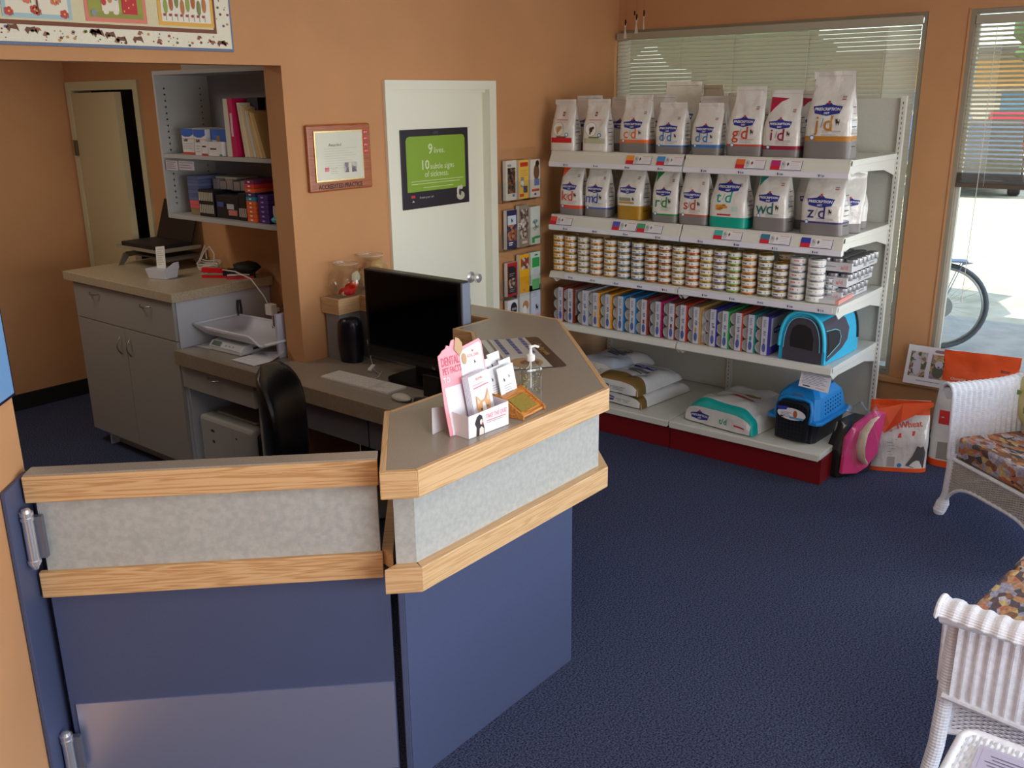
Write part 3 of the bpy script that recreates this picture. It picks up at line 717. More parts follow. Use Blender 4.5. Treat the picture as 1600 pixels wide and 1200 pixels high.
# second shelf
z2 = 1.313; G2 = 'pet food bags on the second shelf'
food_bag('pet_food_bag', 'white food bag lettered k/d in orange-red with an orange corner', G2, 4.665, 3.35, z2, .17, .335, .11, 21, 'kd', c_(230, 80, 50), band=.13, corner=(235, 85, 40))
food_bag('pet_food_bag', 'white food bag lettered m/d in violet blue', G2, 4.665, 3.165, z2, .17, .325, .11, 22, 'md', c_(70, 80, 180), band=.14)
food_bag('pet_food_bag', 'white food bag with a gold lower panel and gold lettering', G2, 4.665, 2.935, z2, .175, .34, .14, 23, None, c_(175, 130, 30), band=.25, kind='gold')
food_bag('pet_food_bag', 'white food bag lettered r/d in green with a green corner', G2, 4.665, 2.70, z2, .165, .335, .11, 24, 'rd', c_(40, 140, 70), band=.12, corner=(30, 130, 60))
food_bag('pet_food_bag', 'white food bag lettered s/d in rust with a rust band', G2, 4.665, 2.52, z2, .175, .325, .12, 25, 'sd', c_(190, 85, 60), band=.14, slump=.2)
food_bag('pet_food_bag', 'white food bag lettered t/d over yellow kibble with a teal foot', G2, 4.66, 2.31, z2, .215, .325, .13, 26, 'td', c_(0, 160, 140), band=.19, kind='td')
food_bag('pet_food_bag', 'white food bag lettered w/d with a teal corner', G2, 4.665, 2.07, z2, .19, .345, .13, 27, 'wd', c_(40, 110, 110), band=.20, corner=(30, 120, 115), band_h=.02)
food_bag('pet_food_bag', 'wide white food bag lettered z/d in navy, right end of second shelf', G2, 4.665, 1.795, z2, .225, .335, .14, 28, 'zd', c_(60, 50, 120), band=.17, lean=0)
plain_bag('white bag turned sideways at the right end of the second shelf, bright in daylight', 'pet food bags behind the front row on the second shelf', 4.83, 1.715, z2, .16, .31, .10, 29, .6, lean=.3)
plain_bag('low rolled-top white bag beyond the sideways one on the second shelf', 'pet food bags behind the front row on the second shelf', 5.0, 1.73, z2, .16, .26, .12, 30, .9)
for i, (yy, lab) in enumerate(((3.25, 'k/d and m/d'), (3.04, 'm/d and gold-footed'), (2.80, 'gold-footed and r/d'), (2.42, 's/d and t/d'), (2.18, 't/d and w/d'), (1.93, 'w/d and z/d'))):
    plain_bag('second-row bag glimpsed in the gap between the %s bags' % lab, 'pet food bags behind the front row on the second shelf', 4.84, yy, z2, .17, .32, .11, 31+i)

# ---- cans (third shelf)
GOLD = mat((196, 160, 90), .3, metal=.9); SILV = mat((190, 190, 195), .3, metal=.9)
def can_mesh(r_, h, col, lid, mark, txtc, cover=0.0):
    b = MB(); n = 20; b.use(lid)
    b.lathe([(r_*.90, .001), (r_*1.0, 0), (r_*1.0, .003), (r_*.975, .004)], n=n)
    b.use(col); b.lathe([(r_*.975, .004), (r_*.975, .010)], n=n); b.f = b.f[:-2]; b.mi = b.mi[:-2]
    b.use(mat((232, 230, 224), .4)); b.lathe([(r_*.975, .010), (r_*.975, h-.006)], n=n); b.f = b.f[:-2]; b.mi = b.mi[:-2]
    b.use(lid); b.lathe([(r_*.975, h-.006), (r_, h-.003), (r_, h), (r_*.93, h), (r_*.90, h-.003), (.0005, h-.003)], n=n); 
    b.map = lambda u_, v, hh: Vector(((r_*.98+hh)*math.sin(u_/r_), -(r_*.98+hh)*math.cos(u_/r_), v))
    if cover: b.rect(-.030, .014, .012, h-.012, col, .0004, nx=6); b.cat(.024, h*.5, .006, CATC, .0004)
    else:
        b.rect(-.030, h*.42, -.002, h*.60, txtc, .0004, nx=4); b.rect(-.027, h*.46, -.006, h*.50, mat((225, 225, 230), .5), .0008, nx=3)
        b.cat(.018, h*.5, .005, mark, .0004)
    me = bpy.data.meshes.new('can'); me.from_pydata(b.v, [], b.f)
    for x in b.ms: me.materials.append(x)
    me.polygons.foreach_set('material_index', b.mi); me.polygons.foreach_set('use_smooth', [True]*len(b.f))
    try: me.set_sharp_from_angle(angle=.6)
    except Exception: pass
    return me
stacks = [(3.452, 'amber panel', (235, 160, 50), 6, 1, 1), (3.366, 'tan panel', (225, 150, 60), 6, 1, 1), (3.268, 'plain white', (200, 195, 185), 6, 0, 0), (3.170, 'orange-striped', (235, 150, 90), 6, 0, 0),
 (3.070, 'gold-orange-striped', (235, 175, 90), 6, 0, 0), (2.974, 'blue-striped', (80, 140, 190), 6, 0, 0), (2.880, 'deep-blue-striped', (70, 130, 195), 6, 0, 0), (2.787, 'brick-red-striped', (190, 80, 60), 6, 0, 0),
 (2.697, 'dark-red-striped', (165, 60, 60), 6, 0, 0), (2.608, 'bronze-striped', (190, 160, 110), 6, 0, 0), (2.518, 'bright-red-striped', (215, 80, 70), 6, 0, 0), (2.432, 'yellow-striped', (215, 190, 110), 6, 0, 0),
 (2.350, 'navy-striped', (90, 100, 170), 6, 0, 0), (2.266, 'green-striped', (110, 190, 90), 6, 0, 0), (2.178, 'salmon-striped', (225, 135, 80), 6, 0, 0), (2.084, 'teal-grey-striped', (100, 140, 130), 6, 0, 0), (1.998, 'grey-striped', (120, 110, 130), 5, 0, 0)]
ordn = ['bottom', 'second from bottom', 'third from bottom', 'fourth from bottom', 'fifth from bottom', 'top']
CZ = .963; CH = .0368
for si, (yy, nm, col, n, cov, _) in enumerate(stacks):
    cm = mat(col, .4); me = can_mesh(.0415, CH, cm, GOLD, CATC, mat((70, 60, 80), .6), cov)
    jx = random.uniform(0, .008)
    for k in range(n):
        o = bpy.data.objects.new('food_can', me); C.objects.link(o); o.location = (4.705+jx+random.uniform(-.0015, .0015), yy+random.uniform(-.0015, .0015), CZ+k*(CH+.0003)); o.rotation_euler = (0, 0, R90+random.uniform(-.25, .25))
        tag(o, 'small %s pet food can, %s of its stack' % (nm, ordn[k] if k < n-1 else 'top'), 'can', 'small pet food cans on the third shelf')
me_b = can_mesh(.0415, CH, mat((200, 180, 120), .4), GOLD, CATC, mat((70, 60, 80), .6))
back = [(3.41, 'between the two leftmost stacks'), (2.93, 'behind the blue-striped stacks'), (2.83, 'behind the brick-red-striped stack'), (2.56, 'behind the bright-red-striped stack'), (2.20, 'behind the salmon-striped stack'), (2.12, 'behind the teal-grey-striped stack'), (2.0, 'above the short grey-striped stack')]
for yy, w_ in back:
    for k in range(6):
        o = bpy.data.objects.new('food_can', me_b); C.objects.link(o); o.location = (4.80, yy+.012, CZ+k*(CH+.0003)); o.rotation_euler = (0, 0, R90)
        tag(o, 'gold-lidded can in the second row %s, %s' % (w_, ordn[k]), 'can', 'small pet food cans on the third shelf')
for yy, nm, col, n, rr, hh in ((1.906, 'pink-lettered', (215, 80, 110), 6, .044, .0375), (1.806, 'grey-green-lettered', (150, 185, 175), 6, .046, .0375)):
    cm = mat(col, .4); me = can_mesh(rr, hh, mat((215, 215, 218), .4), SILV, cm, cm)
    for k in range(n):
        o = bpy.data.objects.new('food_can', me); C.objects.link(o); o.location = (4.71, yy, CZ+k*(hh+.0003)); o.rotation_euler = (0, 0, R90+.1*k)
        tag(o, '%s silver-lidded can, %s of the stack near the boxes' % (nm, ordn[k]), 'can', 'silver-lidded cans on the third shelf')
me = can_mesh(.036, .03, mat((170, 195, 205), .4), SILV, CATC, mat((120, 150, 170), .4))
for k in range(4):
    o = bpy.data.objects.new('food_can', me); C.objects.link(o); o.location = (4.80, 1.755, CZ+k*.0303); o.rotation_euler = (0, 0, R90)
    tag(o, 'small pale blue can, %s in the short stack behind the silver-lidded cans' % ['bottom', 'second', 'third', 'top'][k], 'can', 'silver-lidded cans on the third shelf')
# cartons of cans at the right end
CART = mat((206, 204, 208), .5)
cans_s = MB(); cans_s.lathe([(.030, 0), (.031, .002), (.031, .032), (.026, .034), (.0005, .034)], n=14)
for k in range(3):
    t = thing('can_carton', 'grey-white carton tray of cans, %s of three at the right end' % ['bottom', 'middle', 'top'][k], 'carton', (4.96-.0*k, 1.80-.02*k, CZ+k*.078), R90, 'carton trays of cans on the third shelf')
    MB().box(-.135, .115, -.19, .19, 0, .048).build('tray', CART, t, bev=.002)
    a = cans_s.build('can_top', SILV, t, smooth=True, loc=(-.10, -.15, .032))
    for i in range(4):
        for j in range(6):
            if i or j: copy_mesh(a, t, (-.10+i*.066, -.15+j*.062, .032))
    p = P(plane((0, -.19, 0), (1, 0, 0), (0, 0, 1))); p.lines(-.12, -.04, .034, 2, .008, .003, LTX); p.text('a/d', .075, .024, .03, mat((225, 130, 140), .5), off=.02); p.rect(-.04, .022, .03, .028, LTX, nx=1)
    p.map = plane((.115, 0, 0), (0, 1, 0), (0, 0, 1)); p.rect(-.02, .010, .02, .04, LTX, nx=1); p.rect(.06, .012, .14, .02, LTX, nx=1)
    p.build('printed_side', None, t)
t = thing('flat_carton', 'flat white box with red edge lying in front of the carton trays', 'carton', (4.72, 1.715, CZ), R90+.05)
B(-.12, .045, -.035, .20, 0, .022).build('box', CART, t, bev=.001); B(.028, .0455, -.036, .201, .002, .0225).build('red_end', mat((230, 150, 140), .5), t)

k_ = lambda *a: mat(a, .5)
# ---- can multipacks (fourth shelf)
packs = [(3.43, (150, 50, 40)), (3.355, (140, 60, 40)), (3.245, (190, 190, 200)), (3.165, (245, 165, 50)), (3.075, (245, 165, 40)), (2.985, (50, 140, 205)), (2.90, (50, 140, 205)), (2.82, (150, 60, 50)), (2.725, (190, 30, 100)),
 (2.635, (150, 70, 50)), (2.56, (200, 60, 40)), (2.475, (190, 150, 80)), (2.37, (60, 60, 160)), (2.295, (50, 160, 80)), (2.215, (200, 80, 50)), (2.14, (50, 140, 140)), (2.06, (70, 60, 160))]
names_p = ['brown-red', 'chestnut', 'white', 'amber', 'second amber', 'sky blue', 'second sky blue', 'maroon', 'magenta', 'brown', 'vermilion', 'tan', 'indigo', 'green', 'rust', 'teal', 'violet']
canc = MB(); canc.use(mat((168, 165, 162), .35, metal=.2)); canc.lathe([(.0005, .004), (.029, .004), (.031, 0), (.0345, 0), (.0345, .30)], n=20, ax='y')
can_me = None
SPN = mat((206, 206, 218), .5)
for i, (yy, col) in enumerate(packs):
    t = thing('can_multipack', '%s-sided multipack of cans standing on the fourth shelf, spine outward' % names_p[i], 'multipack', (4.672, yy, .641), R90+random.uniform(-.015, .015), 'can multipacks on the fourth shelf')
    cm = mat(col, .45)
    for k in range(3):
        if can_me is None: can_me = canc.build('can', None, t, smooth=True, loc=(-.008, 0, .037+k*.069))
        else: copy_mesh(can_me, t, (-.008, 0, .037+k*.069), 'can')
    H_ = .212 if i > 2 else .216
    sl = MB(); sl.use(cm); sl.box(.0, .036, .004, .30, 0, H_); sl.use(SPN); sl.box(-.006, .029, -.002, .006, 0.0, H_)
    sl.use(cm); sl.box(.029, .0375, -.001, .302, 0, H_+.001); sl.use(SPN); sl.box(.0375, .0385, .02, .29, .045, H_-.01)
    sl.build('carton_sleeve', None, t)
    p = P(plane((.011, -.0022, 0), (1, 0, 0), (0, 0, 1)))
    p.oval(0, .040, .0105, .026, k_(84, 98, 168), .0008, 14); p.rect(-.006, .068, .006, .092, mat(col, .5) if i % 2 else LTX, nx=1)
    p.text('%s/%s' % ('cdgikmrswz'[i % 10], 'd'), 0, .120, .022, mat((60, 60, 100), .5), rot=PI/2, off=.02)
    p.lines(-.008, .008, .195, 8, .0055, .0025, mat((110, 115, 150), .6), rnd=.5)
    p.build('printed_spine', None, t)
    if i == 16:
        q_ = P(plane((.0386, .16, .0), (0, 1, 0), (0, 0, 1))); rx_logo(q_, -.06, .13, .11); q_.rect(-.155, .0, .14, .03, cm, nx=3); q_.build('printed_side', None, t)
t = thing('can_multipack', 'pack turned with its printed face outward between the tan and indigo packs', 'multipack', (4.69, 2.43, .641), R90, 'can multipacks on the fourth shelf')
MB().use(mat((200, 160, 100), .5)).box(-.02, .02, 0, .29, 0, .20).build('carton_sleeve', None, t); B(-.004, .021, -.003, -.0005, .01, .19).build('printed_face', mat((200, 205, 225), .5), t)

# ---- soft carrier
SKY = mat((40, 175, 215), .7, bump=.2, bs=120); CHAR = mat((70, 66, 78), .8, bump=.2, bs=150); MESH = mat((26, 24, 28), .8)
t = thing('soft_pet_carrier', 'turquoise and charcoal soft pet carrier with mesh windows on the shelf', 'pet carrier', (4.665, 1.835, .641), R90-.04)
def tun(a, s_, W=.255, H=.265):      # tunnel outline, a in 0..1 -> (x,z)
    th = PI*(1-a); cx, cz = math.cos(th), math.sin(th)
    return (W/2*math.copysign(abs(cx)**.75, cx)*s_, H*s_*abs(cz)**.62)
DP = .44
bd = MB(); bd.use(SKY)
def shell(a, b):
    x, z = tun(a, 1+.05*math.sin(PI*b)); return (x, b*DP, max(0, z))
bd.grid(shell, 26, 10); bd.add([shell(i/26, 0) for i in range(27)], [tuple(range(26, -1, -1))]); bd.add([shell(i/26, 1) for i in range(27)], [tuple(range(27))]); bd.add([(-.128, 0, 0.001), (.128, 0, .001), (.128, DP, .001), (-.128, DP, .001)], [(0, 1, 2, 3)])
bd.build('fabric_shell', None, t, smooth=True)
p = P(plane((0, -.002, 0), (1, 0, 0), (0, 0, 1)))
p.poly([(tun(i/26, .86)[0]+.006, tun(i/26, .92)[1]) for i in range(26, -1, -1)], CHAR, .002)
p.build('front_panel', None, t)
q_ = P(plane((0, -.002, 0), (1, 0, 0), (0, 0, 1))); pts = [(-.062, .075), (.062, .068), (.064, .13), (.045, .185), (.015, .20), (-.025, .20), (-.055, .175), (-.066, .13)]
q_.poly(pts, MESH, .004); q_.build('mesh_door', None, t)
MB().tube([(tun(i/26, .99)[0], -.006, tun(i/26, 1.0)[1]) for i in range(1, 26)], .009, 8).build('front_piping', mat((60, 200, 235), .6), t, smooth=True)
MB().tube([(tun(i/26, .80)[0], -.006, tun(i/26, .90)[1]) for i in range(1, 26)], .0022, 6).build('inner_piping', mat((120, 210, 235), .6), t)
def onside(u_, v, h_):      # right flank: u along depth, v height
    a = .5; zz = v
    b = u_/DP; s_ = 1+.05*math.sin(PI*b); k = min(.999, (zz/(.265*s_)))**(1/.62); cx = math.sqrt(max(0, 1-k*k))**.75
    return Vector((.1275*s_*cx+h_, u_, zz))
p = P(onside)
fillpoly(p, [(.02, .225), (.20, .235), (.27, .21), (.30, .15), (.28, .095), (.20, .055), (.02, .015)], CHAR, .003)
p.build('side_panel', None, t)
p = P(onside); fillpoly(p, [(.03, .175), (.12, .17), (.165, .155), (.175, .125), (.16, .09), (.03, .045)], MESH, .006); p.build('side_window', None, t)
MB().tube([onside(a, b, .006) for a, b in [(.02, .178), (.12, .173), (.165, .157), (.177, .125), (.16, .088), (.02, .040)]], .0022, 6).build('window_piping', mat((120, 210, 220), .6), t)
MB().tube([(.0, .05, .268), (.0, .13, .292), (0, .24, .29), (0, .32, .27)], .012, 8, flat=.4).build('carry_handle', BLACKM, t, smooth=True)
MB().tube([(tun(i/26, 1.0)[0]*1.03, DP-.02, tun(i/26, 1.02)[1]) for i in range(1, 26)], .008, 6).build('rear_binding', BLACKM, t, smooth=True)

# ---- hard carrier with sign
AZ = mat((30, 140, 215), .38); AZD = mat((20, 80, 150), .5)
t = thing('hard_pet_carrier', 'bright blue and black plastic pet carrier with a wire door', 'pet carrier', (4.70, 1.855, .178), R90-.05)
bt = MB(); bt.prism([(-.11, .03), (-.10, 0), (.10, 0), (.115, .03), (.115, .34), (.09, .36), (-.09, .36), (-.11, .34)], 0, .125, [(-.125, .03), (-.11, -.01), (.115, -.01), (.13, .03), (.13, .36), (.1, .38), (-.1, .38), (-.125, .36)])
bt.build('lower_tub', mat((22, 24, 32), .4), t, bev=.004)
up = MB()
def shp(k, y0, y1, w_): return [(-w_*k, y0+.03), (-w_*k+.02, y0), (w_*k-.02, y0), (w_*k, y0+.03), (w_*k, y1-.03), (w_*k-.03, y1), (-w_*k+.03, y1), (-w_*k, y1-.03)]
up.prism(shp(1, -.03, .40, .158), .118, .136)
up.prism(shp(1, -.012, .385, .136), .136, .25, shp(.86, .02, .35, .136))
up.prism(shp(.86, .02, .35, .136), .25, .288, shp(.62, .06, .31, .136))
up.build('upper_shell', AZ, t, bev=.004)
# door recess and wire door
dr = MB(); dr.prof([(-.088, .02), (.088, .02), (.092, .12), (.086, .215), (.06, .232), (-.06, .232), (-.086, .215), (-.092, .12)], (0, -.034, 0), (1, 0, 0), (0, 0, 1), (0, .030, 0)); do_ = dr.build('door_recess', mat((14, 16, 26), .6), t)
wi = MB()
for i in range(9): x = -.08+.02*i; wi.tube([(x, -.040, .022), (x, -.038, .225)], .0014, 4)
for i in range(10): z = .026+.0215*i; wi.tube([(-.086, -.041, z), (.086, -.041, z)], .0012, 4)
wi.tube([(-.088, -.041, .022), (.088, -.041, .022), (.088, -.041, .21), (.06, -.041, .228), (-.06, -.041, .228), (-.088, -.041, .21)], .0022, 5, closed=True)
q_ = wi.build('wire_door', mat((46, 50, 62), .35, metal=.6), t)
ar = MB(); ar.tube([(-.10, -.022, .125), (-.10, -.012, .19), (-.085, .002, .232), (-.05, .004, .245), (.05, .004, .245), (.085, .002, .232), (.10, -.012, .19), (.10, -.022, .125)], .011, 8); ar.build('door_arch', AZ, t, smooth=True)
p = P(plane((0, -.044, 0), (1, 0, 0), (0, 0, 1))); p.oval(0, .165, .082, .034, PAPER, .001, 20); p.poly([(-.080, .178), (-.082, .200), (-.02, .205), (-.03, .185)], mat((50, 60, 170), .5), .0014)
p.oval(.022, .168, .012, .022, mat((190, 100, 60), .6), .0016, 10); p.rect(-.01, .140, .07, .151, mat((90, 170, 220), .5), .0014, nx=1); p.lines(-.06, .0, .172, 4, .008, .003, LTX, .0014); p.rect(-.062, .142, -.045, .150, DKT, .0018, nx=1)
p.build('paper_label', None, t)
hb = MB(); n_ = 0
for i in range(7):
    for j in range(4):
        yy = .09+i*.032+.004*j; zz = .160+j*.020+.004*i*.3; k = (zz-.136)/.114; xx = .136*(1-.14*k)
        hb.lathe([(.0005, -.001), (.0048, -.001), (.0048, .0012), (.0005, .0012)], (xx+.001, yy, zz), 8, 'x')
q_ = hb.build('vent_hole', mat((12, 40, 90), .7), t); q_['kind'] = 'stuff'
MB().rbox(-.03, .03, .02, .034, .243, .262, .004).build('latch', mat((90, 120, 160), .4), t)
t = thing('price_sign', 'white printed card standing on the blue plastic pet carrier', 'sign', (4.655, 1.75, .505), R90-.02)
p = P(plane((0, 0, 0), (1, -.0, -.07), (.07, .25, 1)))
p.rect(-.082, -.002, .082, .108, PAPER, .0, nx=1); p.rect(-.082, -.002, .082, .108, PAPER, -.0012, nx=1)
p.text('Sale', -.02, .096, .016, NAVY, .0008, off=.03); p.lines(-.07, .07, .080, 8, .008, .0022, mat((130, 130, 165), .6), .0008); p.rect(-.06, .006, -.02, .012, DKT, .0008, nx=1); p.rect(.01, .008, .06, .011, ROSE, .0008, nx=1); p.oval(-.062, .096, .010, .007, LTX, .0008)
p.build('card', None, t)

# ---- lying bags on the base
def lying(name, label, x, y, z, w_, l, h, seed, rz, front_m, foot=.28, code=None, kind='gold', grp='large bags lying on the base shelf'):
    """bag on its back: long axis +y away from the viewer, foot seam at -y"""
    t = thing(name, label, 'pet food bag', (x, y, z), R90+rz, grp)
    sd_ = Vector((seed, seed*2, 0))
    def hgt(a, b): return h*(max(0, 1-abs(a)**4))**.35*(max(0, 1-abs(b)**6))**.3
    def top(u_, v, hh):
        a = u_/(w_/2); b = (v-l/2)/(l/2)
        k = 1+.16*noise.noise(Vector((u_*8, v*8, 0))+sd_)-.10*max(0, 1-abs(noise.noise(Vector((u_*5, v*3, 7))+sd_))*3)
        return Vector((u_, v, max(0.002, hgt(a, b))*k*(.55+.45*(1-b*.35))+hh))
    b = MB(); nx, ny = 34, 40
    g_ = lambda k: math.copysign(abs(k)**.6, k)
    for m_, lo, hi in ((front_m, 0, foot), (BAGW, foot, 1)):
        b.use(m_)
        b.grid(lambda i, j: top(w_/2*g_(2*i-1), l/2+l/2*g_(2*(lo+(hi-lo)*j)-1), 0), nx, int(ny*(hi-lo))+4)
    b.use(BAGW); b.grid(lambda i, j: (w_/2*(2*i-1)*.98, l*(.01+.98*j), .0), 2, 2)
    b.build('bag', None, t, smooth=True)
    # flat front end seam panel
    e = P(lambda u_, v, hh: Vector((u_, -.010-hh-.006*noise.noise(Vector((u_*14, v*14, seed)))+.010*(v/h)**2+.015*abs(u_/(w_*.5))**6, .006+v*(1-abs(u_/(w_*.5))**5)**.5)))
    e.rect(-w_*.47, .002, w_*.47, h*.74, BAGW, .004); rx_logo(e, -w_*.24, h*.34, w_*.28, .006)
    if kind == 'td':
        e.text('t/d', w_*.10, h*.34, h*.34, mat((0, 150, 135), .5), .006, off=.02); e.rect(w_*.26, h*.26, w_*.40, h*.33, mat((200, 40, 60), .5), .006)
    else:
        e.lines(-w_*.02, w_*.26, h*.42, 3, h*.09, h*.035, LTX, .006); e.cat(-w_*.05, h*.36, h*.06, CATC, .006)
    e.build('printed_end', None, t)
    p = P(top)
    if kind == 'td':
        p.rect(-w_*.1, l*.30, w_*.25, l*.35, mat((200, 40, 60), .5), .004); fillpoly(p, [(-w_*.05, l*.52), (w_*.02, l*.58), (w_*.18, l*.56), (w_*.22, l*.50), (w_*.1, l*.46)], mat((195, 140, 70), .6), .004)
    else:
        p.rect(-w_*.15, l*.42, w_*.28, l*.50, mat((120, 120, 125), .6), .003); p.rect(-w_*.1, l*.36, w_*.2, l*.39, DKT, .003); rx_logo(p, w_*.05, l*.60, w_*.5, .004)
        p.oval(-w_*.30, l*.30, .014, .014, BLU2, .004)
    p.build('printed_top', None, t)
    return t
BRZ = mat((140, 110, 60), .3, metal=.35, bump=.3, bs=25); TEAL = mat((20, 170, 165), .35, bump=.3, bs=25)
lying('pet_food_bag', 'big white bag with a bronze foot lying lowest in the left stack', 4.66, 2.955, .18, .33, .52, .085, 3, -.10, BRZ, .18)
lying('pet_food_bag', 'big white bag with a bronze foot lying topmost in the left stack', 4.645, 2.985, .255, .34, .50, .10, 9, -.06, BRZ, .27)
lying('pet_food_bag', 'pale silver bag lying at the far left behind the counter corner', 4.80, 3.27, .18, .30, .46, .12, 14, .1, BAGW, .2)
lying('pet_food_bag', 'silver bag on top at the far left behind the counter corner', 4.80, 3.24, .295, .30, .44, .10, 17, -.12, mat((190, 196, 210), .25, bump=.4, bs=25), .5)
lying('pet_food_bag', 'big bag lettered t/d with a teal foot lying on the base shelf', 4.63, 2.28, .18, .46, .58, .135, 5, -.12, TEAL, .17, kind='td')

# ================================================================== litter bags and pink bed
ORG = mat((235, 85, 30), .4, bump=.3, bs=20); ORT = mat((225, 70, 50), .5)
def litter(label, x, y, w_, d, h, seed, rz, fold, blue=False):
    t = thing('litter_bag', label, 'litter bag', (x, y, 0), rz)
    b, front = bag_mesh(w_, d, h, seed, 0, .1, .95, [(0, .06, ORG), (.80 if not blue else .74, 1.01, ORG)])
    b.build('bag', None, t, smooth=True)
    p = P(front)
    if blue:
        p.text('Clumping', -w_*.26, h*.765, h*.03, PAPER, .0016); p.text('litter', w_*.30, h*.87, h*.035, CATC, .0016, off=.02)
        p.rect(w_*.12, h*.66, w_*.40, h*.71, mat((60, 120, 190), .4), .0016, nx=4); p.text('S', -w_*.36, h*.66, h*.10, ORT, .0016, off=.02); p.text('wheat', -w_*.10, h*.66, h*.08, ORT, .0016, off=.02)
        p.rect(-w_*.42, h*.38, -w_*.26, h*.50, mat((220, 50, 50), .5), .0016, nx=2)
        fillpoly(p, [(-w_*.4, h*.07), (-w_*.4, h*.22), (0, h*.24), (w_*.4, h*.2), (w_*.4, h*.07)], mat((150, 146, 138), .5), .0014)
    else:
        p.text('sWheat', w_*.14, h*.68, h*.11, ORT, .0018, rot=.12, off=.01); p.text('Scoop', -w_*.22, h*.60, h*.06, ORT, .0018, rot=.1)
        p.poly([(-w_*.05, h*.50), (w_*.22, h*.54), (w_*.24, h*.60), (-w_*.02, h*.56)], mat((225, 60, 50), .5), .0018)
        p.poly([(w_*.24, h*.07), (w_*.42, h*.07), (w_*.43, h*.30), (w_*.38, h*.40), (w_*.34, h*.38), (w_*.28, h*.40), (w_*.22, h*.25), (w_*.12, h*.10)], mat((90, 84, 88), .6), .0018)
        p.rect(-w_*.18, h*.07, -w_*.06, h*.22, mat((170, 165, 165), .6), .0018, nx=2); p.oval(w_*.02, h*.10, .012, .012, BLU2, .002)
        p.lines(-w_*.4, -w_*.05, h*.48, 7, h*.045, h*.006, LTX, .0016)
    p.build('printed_front', None, t)
    if fold:
        # opened mouth folded down over the front
        fo = MB(); fo.use(ORG); ab, wr, cen, fr_ = bag_shape(w_, d, h, seed, 0, .1, .95)
        fo.add([(-w_*.46, -.012, h*.72), (-w_*.30, -.035, h*.60), (-.02, -.045, h*.78), (w_*.46, -.01, h*1.0), (w_*.47, .02, h*1.03), (0, .04, h*.98), (-w_*.46, .03, h*.88)], [(0, 1, 2, 5, 6), (2, 3, 4, 5)])
        fo.build('folded_flap', None, t, bev=0)
    return t
litter('opened orange and white litter bag slumped on the floor by the shelving', 5.04, 1.385, .32, .19, .39, 41, R90+.50, True)
litter('tall orange and white litter bag standing behind the wicker armchair', 5.27, 1.09, .40, .17, .655, 44, R90+.12, False, True)
t = thing('pink_pet_bed', 'pink, cream and black pet bed in a clear plastic bag on the floor', 'pet bed', (4.80, 1.56, 0), R90-.25)
PK = mat((225, 60, 130), .75, bump=.2, bs=80); CRM = mat((225, 214, 185), .9, bump=.4, bs=80)
MB().prof([(-.05, 0), (.06, 0), (.085, .10), (.06, .30), (.0, .34), (-.07, .33), (-.09, .25)], (-.03, .0, 0), (0, 1, 0), (0, 0, 1), (.05, 0, 0))
bk = MB(); bk.prof([(-.12, .0), (.10, .0), (.13, .10), (.11, .30), (.05, .335), (-.06, .31), (-.12, .16)], (-.09, .05, 0), (.25, 1, 0), (0, 0, 1), (.085, .0, 0)); bk.build('black_side', BLACKM, t, bev=.012)
pk = MB(); pk.prof([(-.12, .035), (-.02, .02), (.05, .05), (.11, .12), (.14, .35), (.06, .365), (-.05, .31), (-.11, .24)], (.004, .05, 0), (.25, 1, 0), (0, 0, 1), (.022, 0, 0)); pk.build('pink_face', PK, t, bev=.006)
MB().tube([(.035, .16, .335), (.036, .09, .315), (.036, .03, .26), (.036, .015, .19), (.036, .03, .12), (.036, .07, .08)], [.014, .022, .028, .028, .026, .02], 10, flat=.5).build('cream_fleece', CRM, t, smooth=True)
MB().tube([(-.095, -.02, .30), (-.1, -.05, .16), (-.095, -.03, .05)], .004, 6).build('zip', mat((150, 140, 110), .5), t)
fl = MB()
fl.grid(lambda a, b: (-.06+.17*a+.01*math.sin(9*b+5*a), -.10+.32*b, .02+.38*math.sin(min(PI, PI*(.12+.8*b)))+.02*math.sin(14*a+8*b)), 10, 16)
fl.grid(lambda a, b: (.05+.02*math.sin(8*a+6*b), -.08+.30*a, .02+.42*b*(.6+.4*math.sin(PI*a))+.01*math.sin(17*a)), 14, 10)
fl.build('clear_plastic', glass_mat('film', (252, 252, 253), .10, .12), t, smooth=True)
# photo card on the ledge
t = thing('photo_card', 'white card with two cat photographs leaning in the window corner', 'photo card', (5.50, 1.415, .378), R90)
p = P(plane((0, 0, 0), (1, 0, 0), (0, .25, 1))); p.rect(-.125, 0, .125, .225, PAPER, 0, nx=1); p.rect(-.125, 0, .125, .225, mat((170, 160, 150), .7), -.003, nx=1)
PB1 = vor('photo1', [(120, 95, 80), (190, 180, 185), (90, 100, 70), (160, 130, 105), (205, 198, 200)], 45); PB2 = vor('photo2', [(175, 145, 100), (190, 170, 130), (80, 85, 80), (150, 130, 150)], 45)
p.rect(-.105, .045, -.012, .190, PB1, .001, nx=1); p.rect(.012, .045, .100, .185, PB2, .001, nx=1)
FW = mat((205, 200, 215), .7)
p.oval(-.062, .10, .022, .048, FW, .0016); p.oval(-.075, .158, .014, .016, FW, .0018); p.poly([(-.088, .165), (-.084, .184), (-.074, .172)], FW, .0018)
p.oval(.055, .085, .030, .034, mat((90, 95, 85), .7), .0016); p.oval(.056, .130, .022, .022, FW, .0018); p.oval(.056, .115, .006, .005, DKT, .0022)
p.poly([(.02, .203), (.03, .212), (.085, .212), (.095, .203), (.085, .195), (.03, .195)], mat((150, 130, 140), .6), .001); p.text('Cats', .057, .203, .014, mat((210, 40, 60), .5), .0016); p.rect(-.055, .022, .075, .026, LTX, .001, nx=1)
p.build('card', None, t)
t['label'] = 'white card with two cat photographs leaning in the window corner'
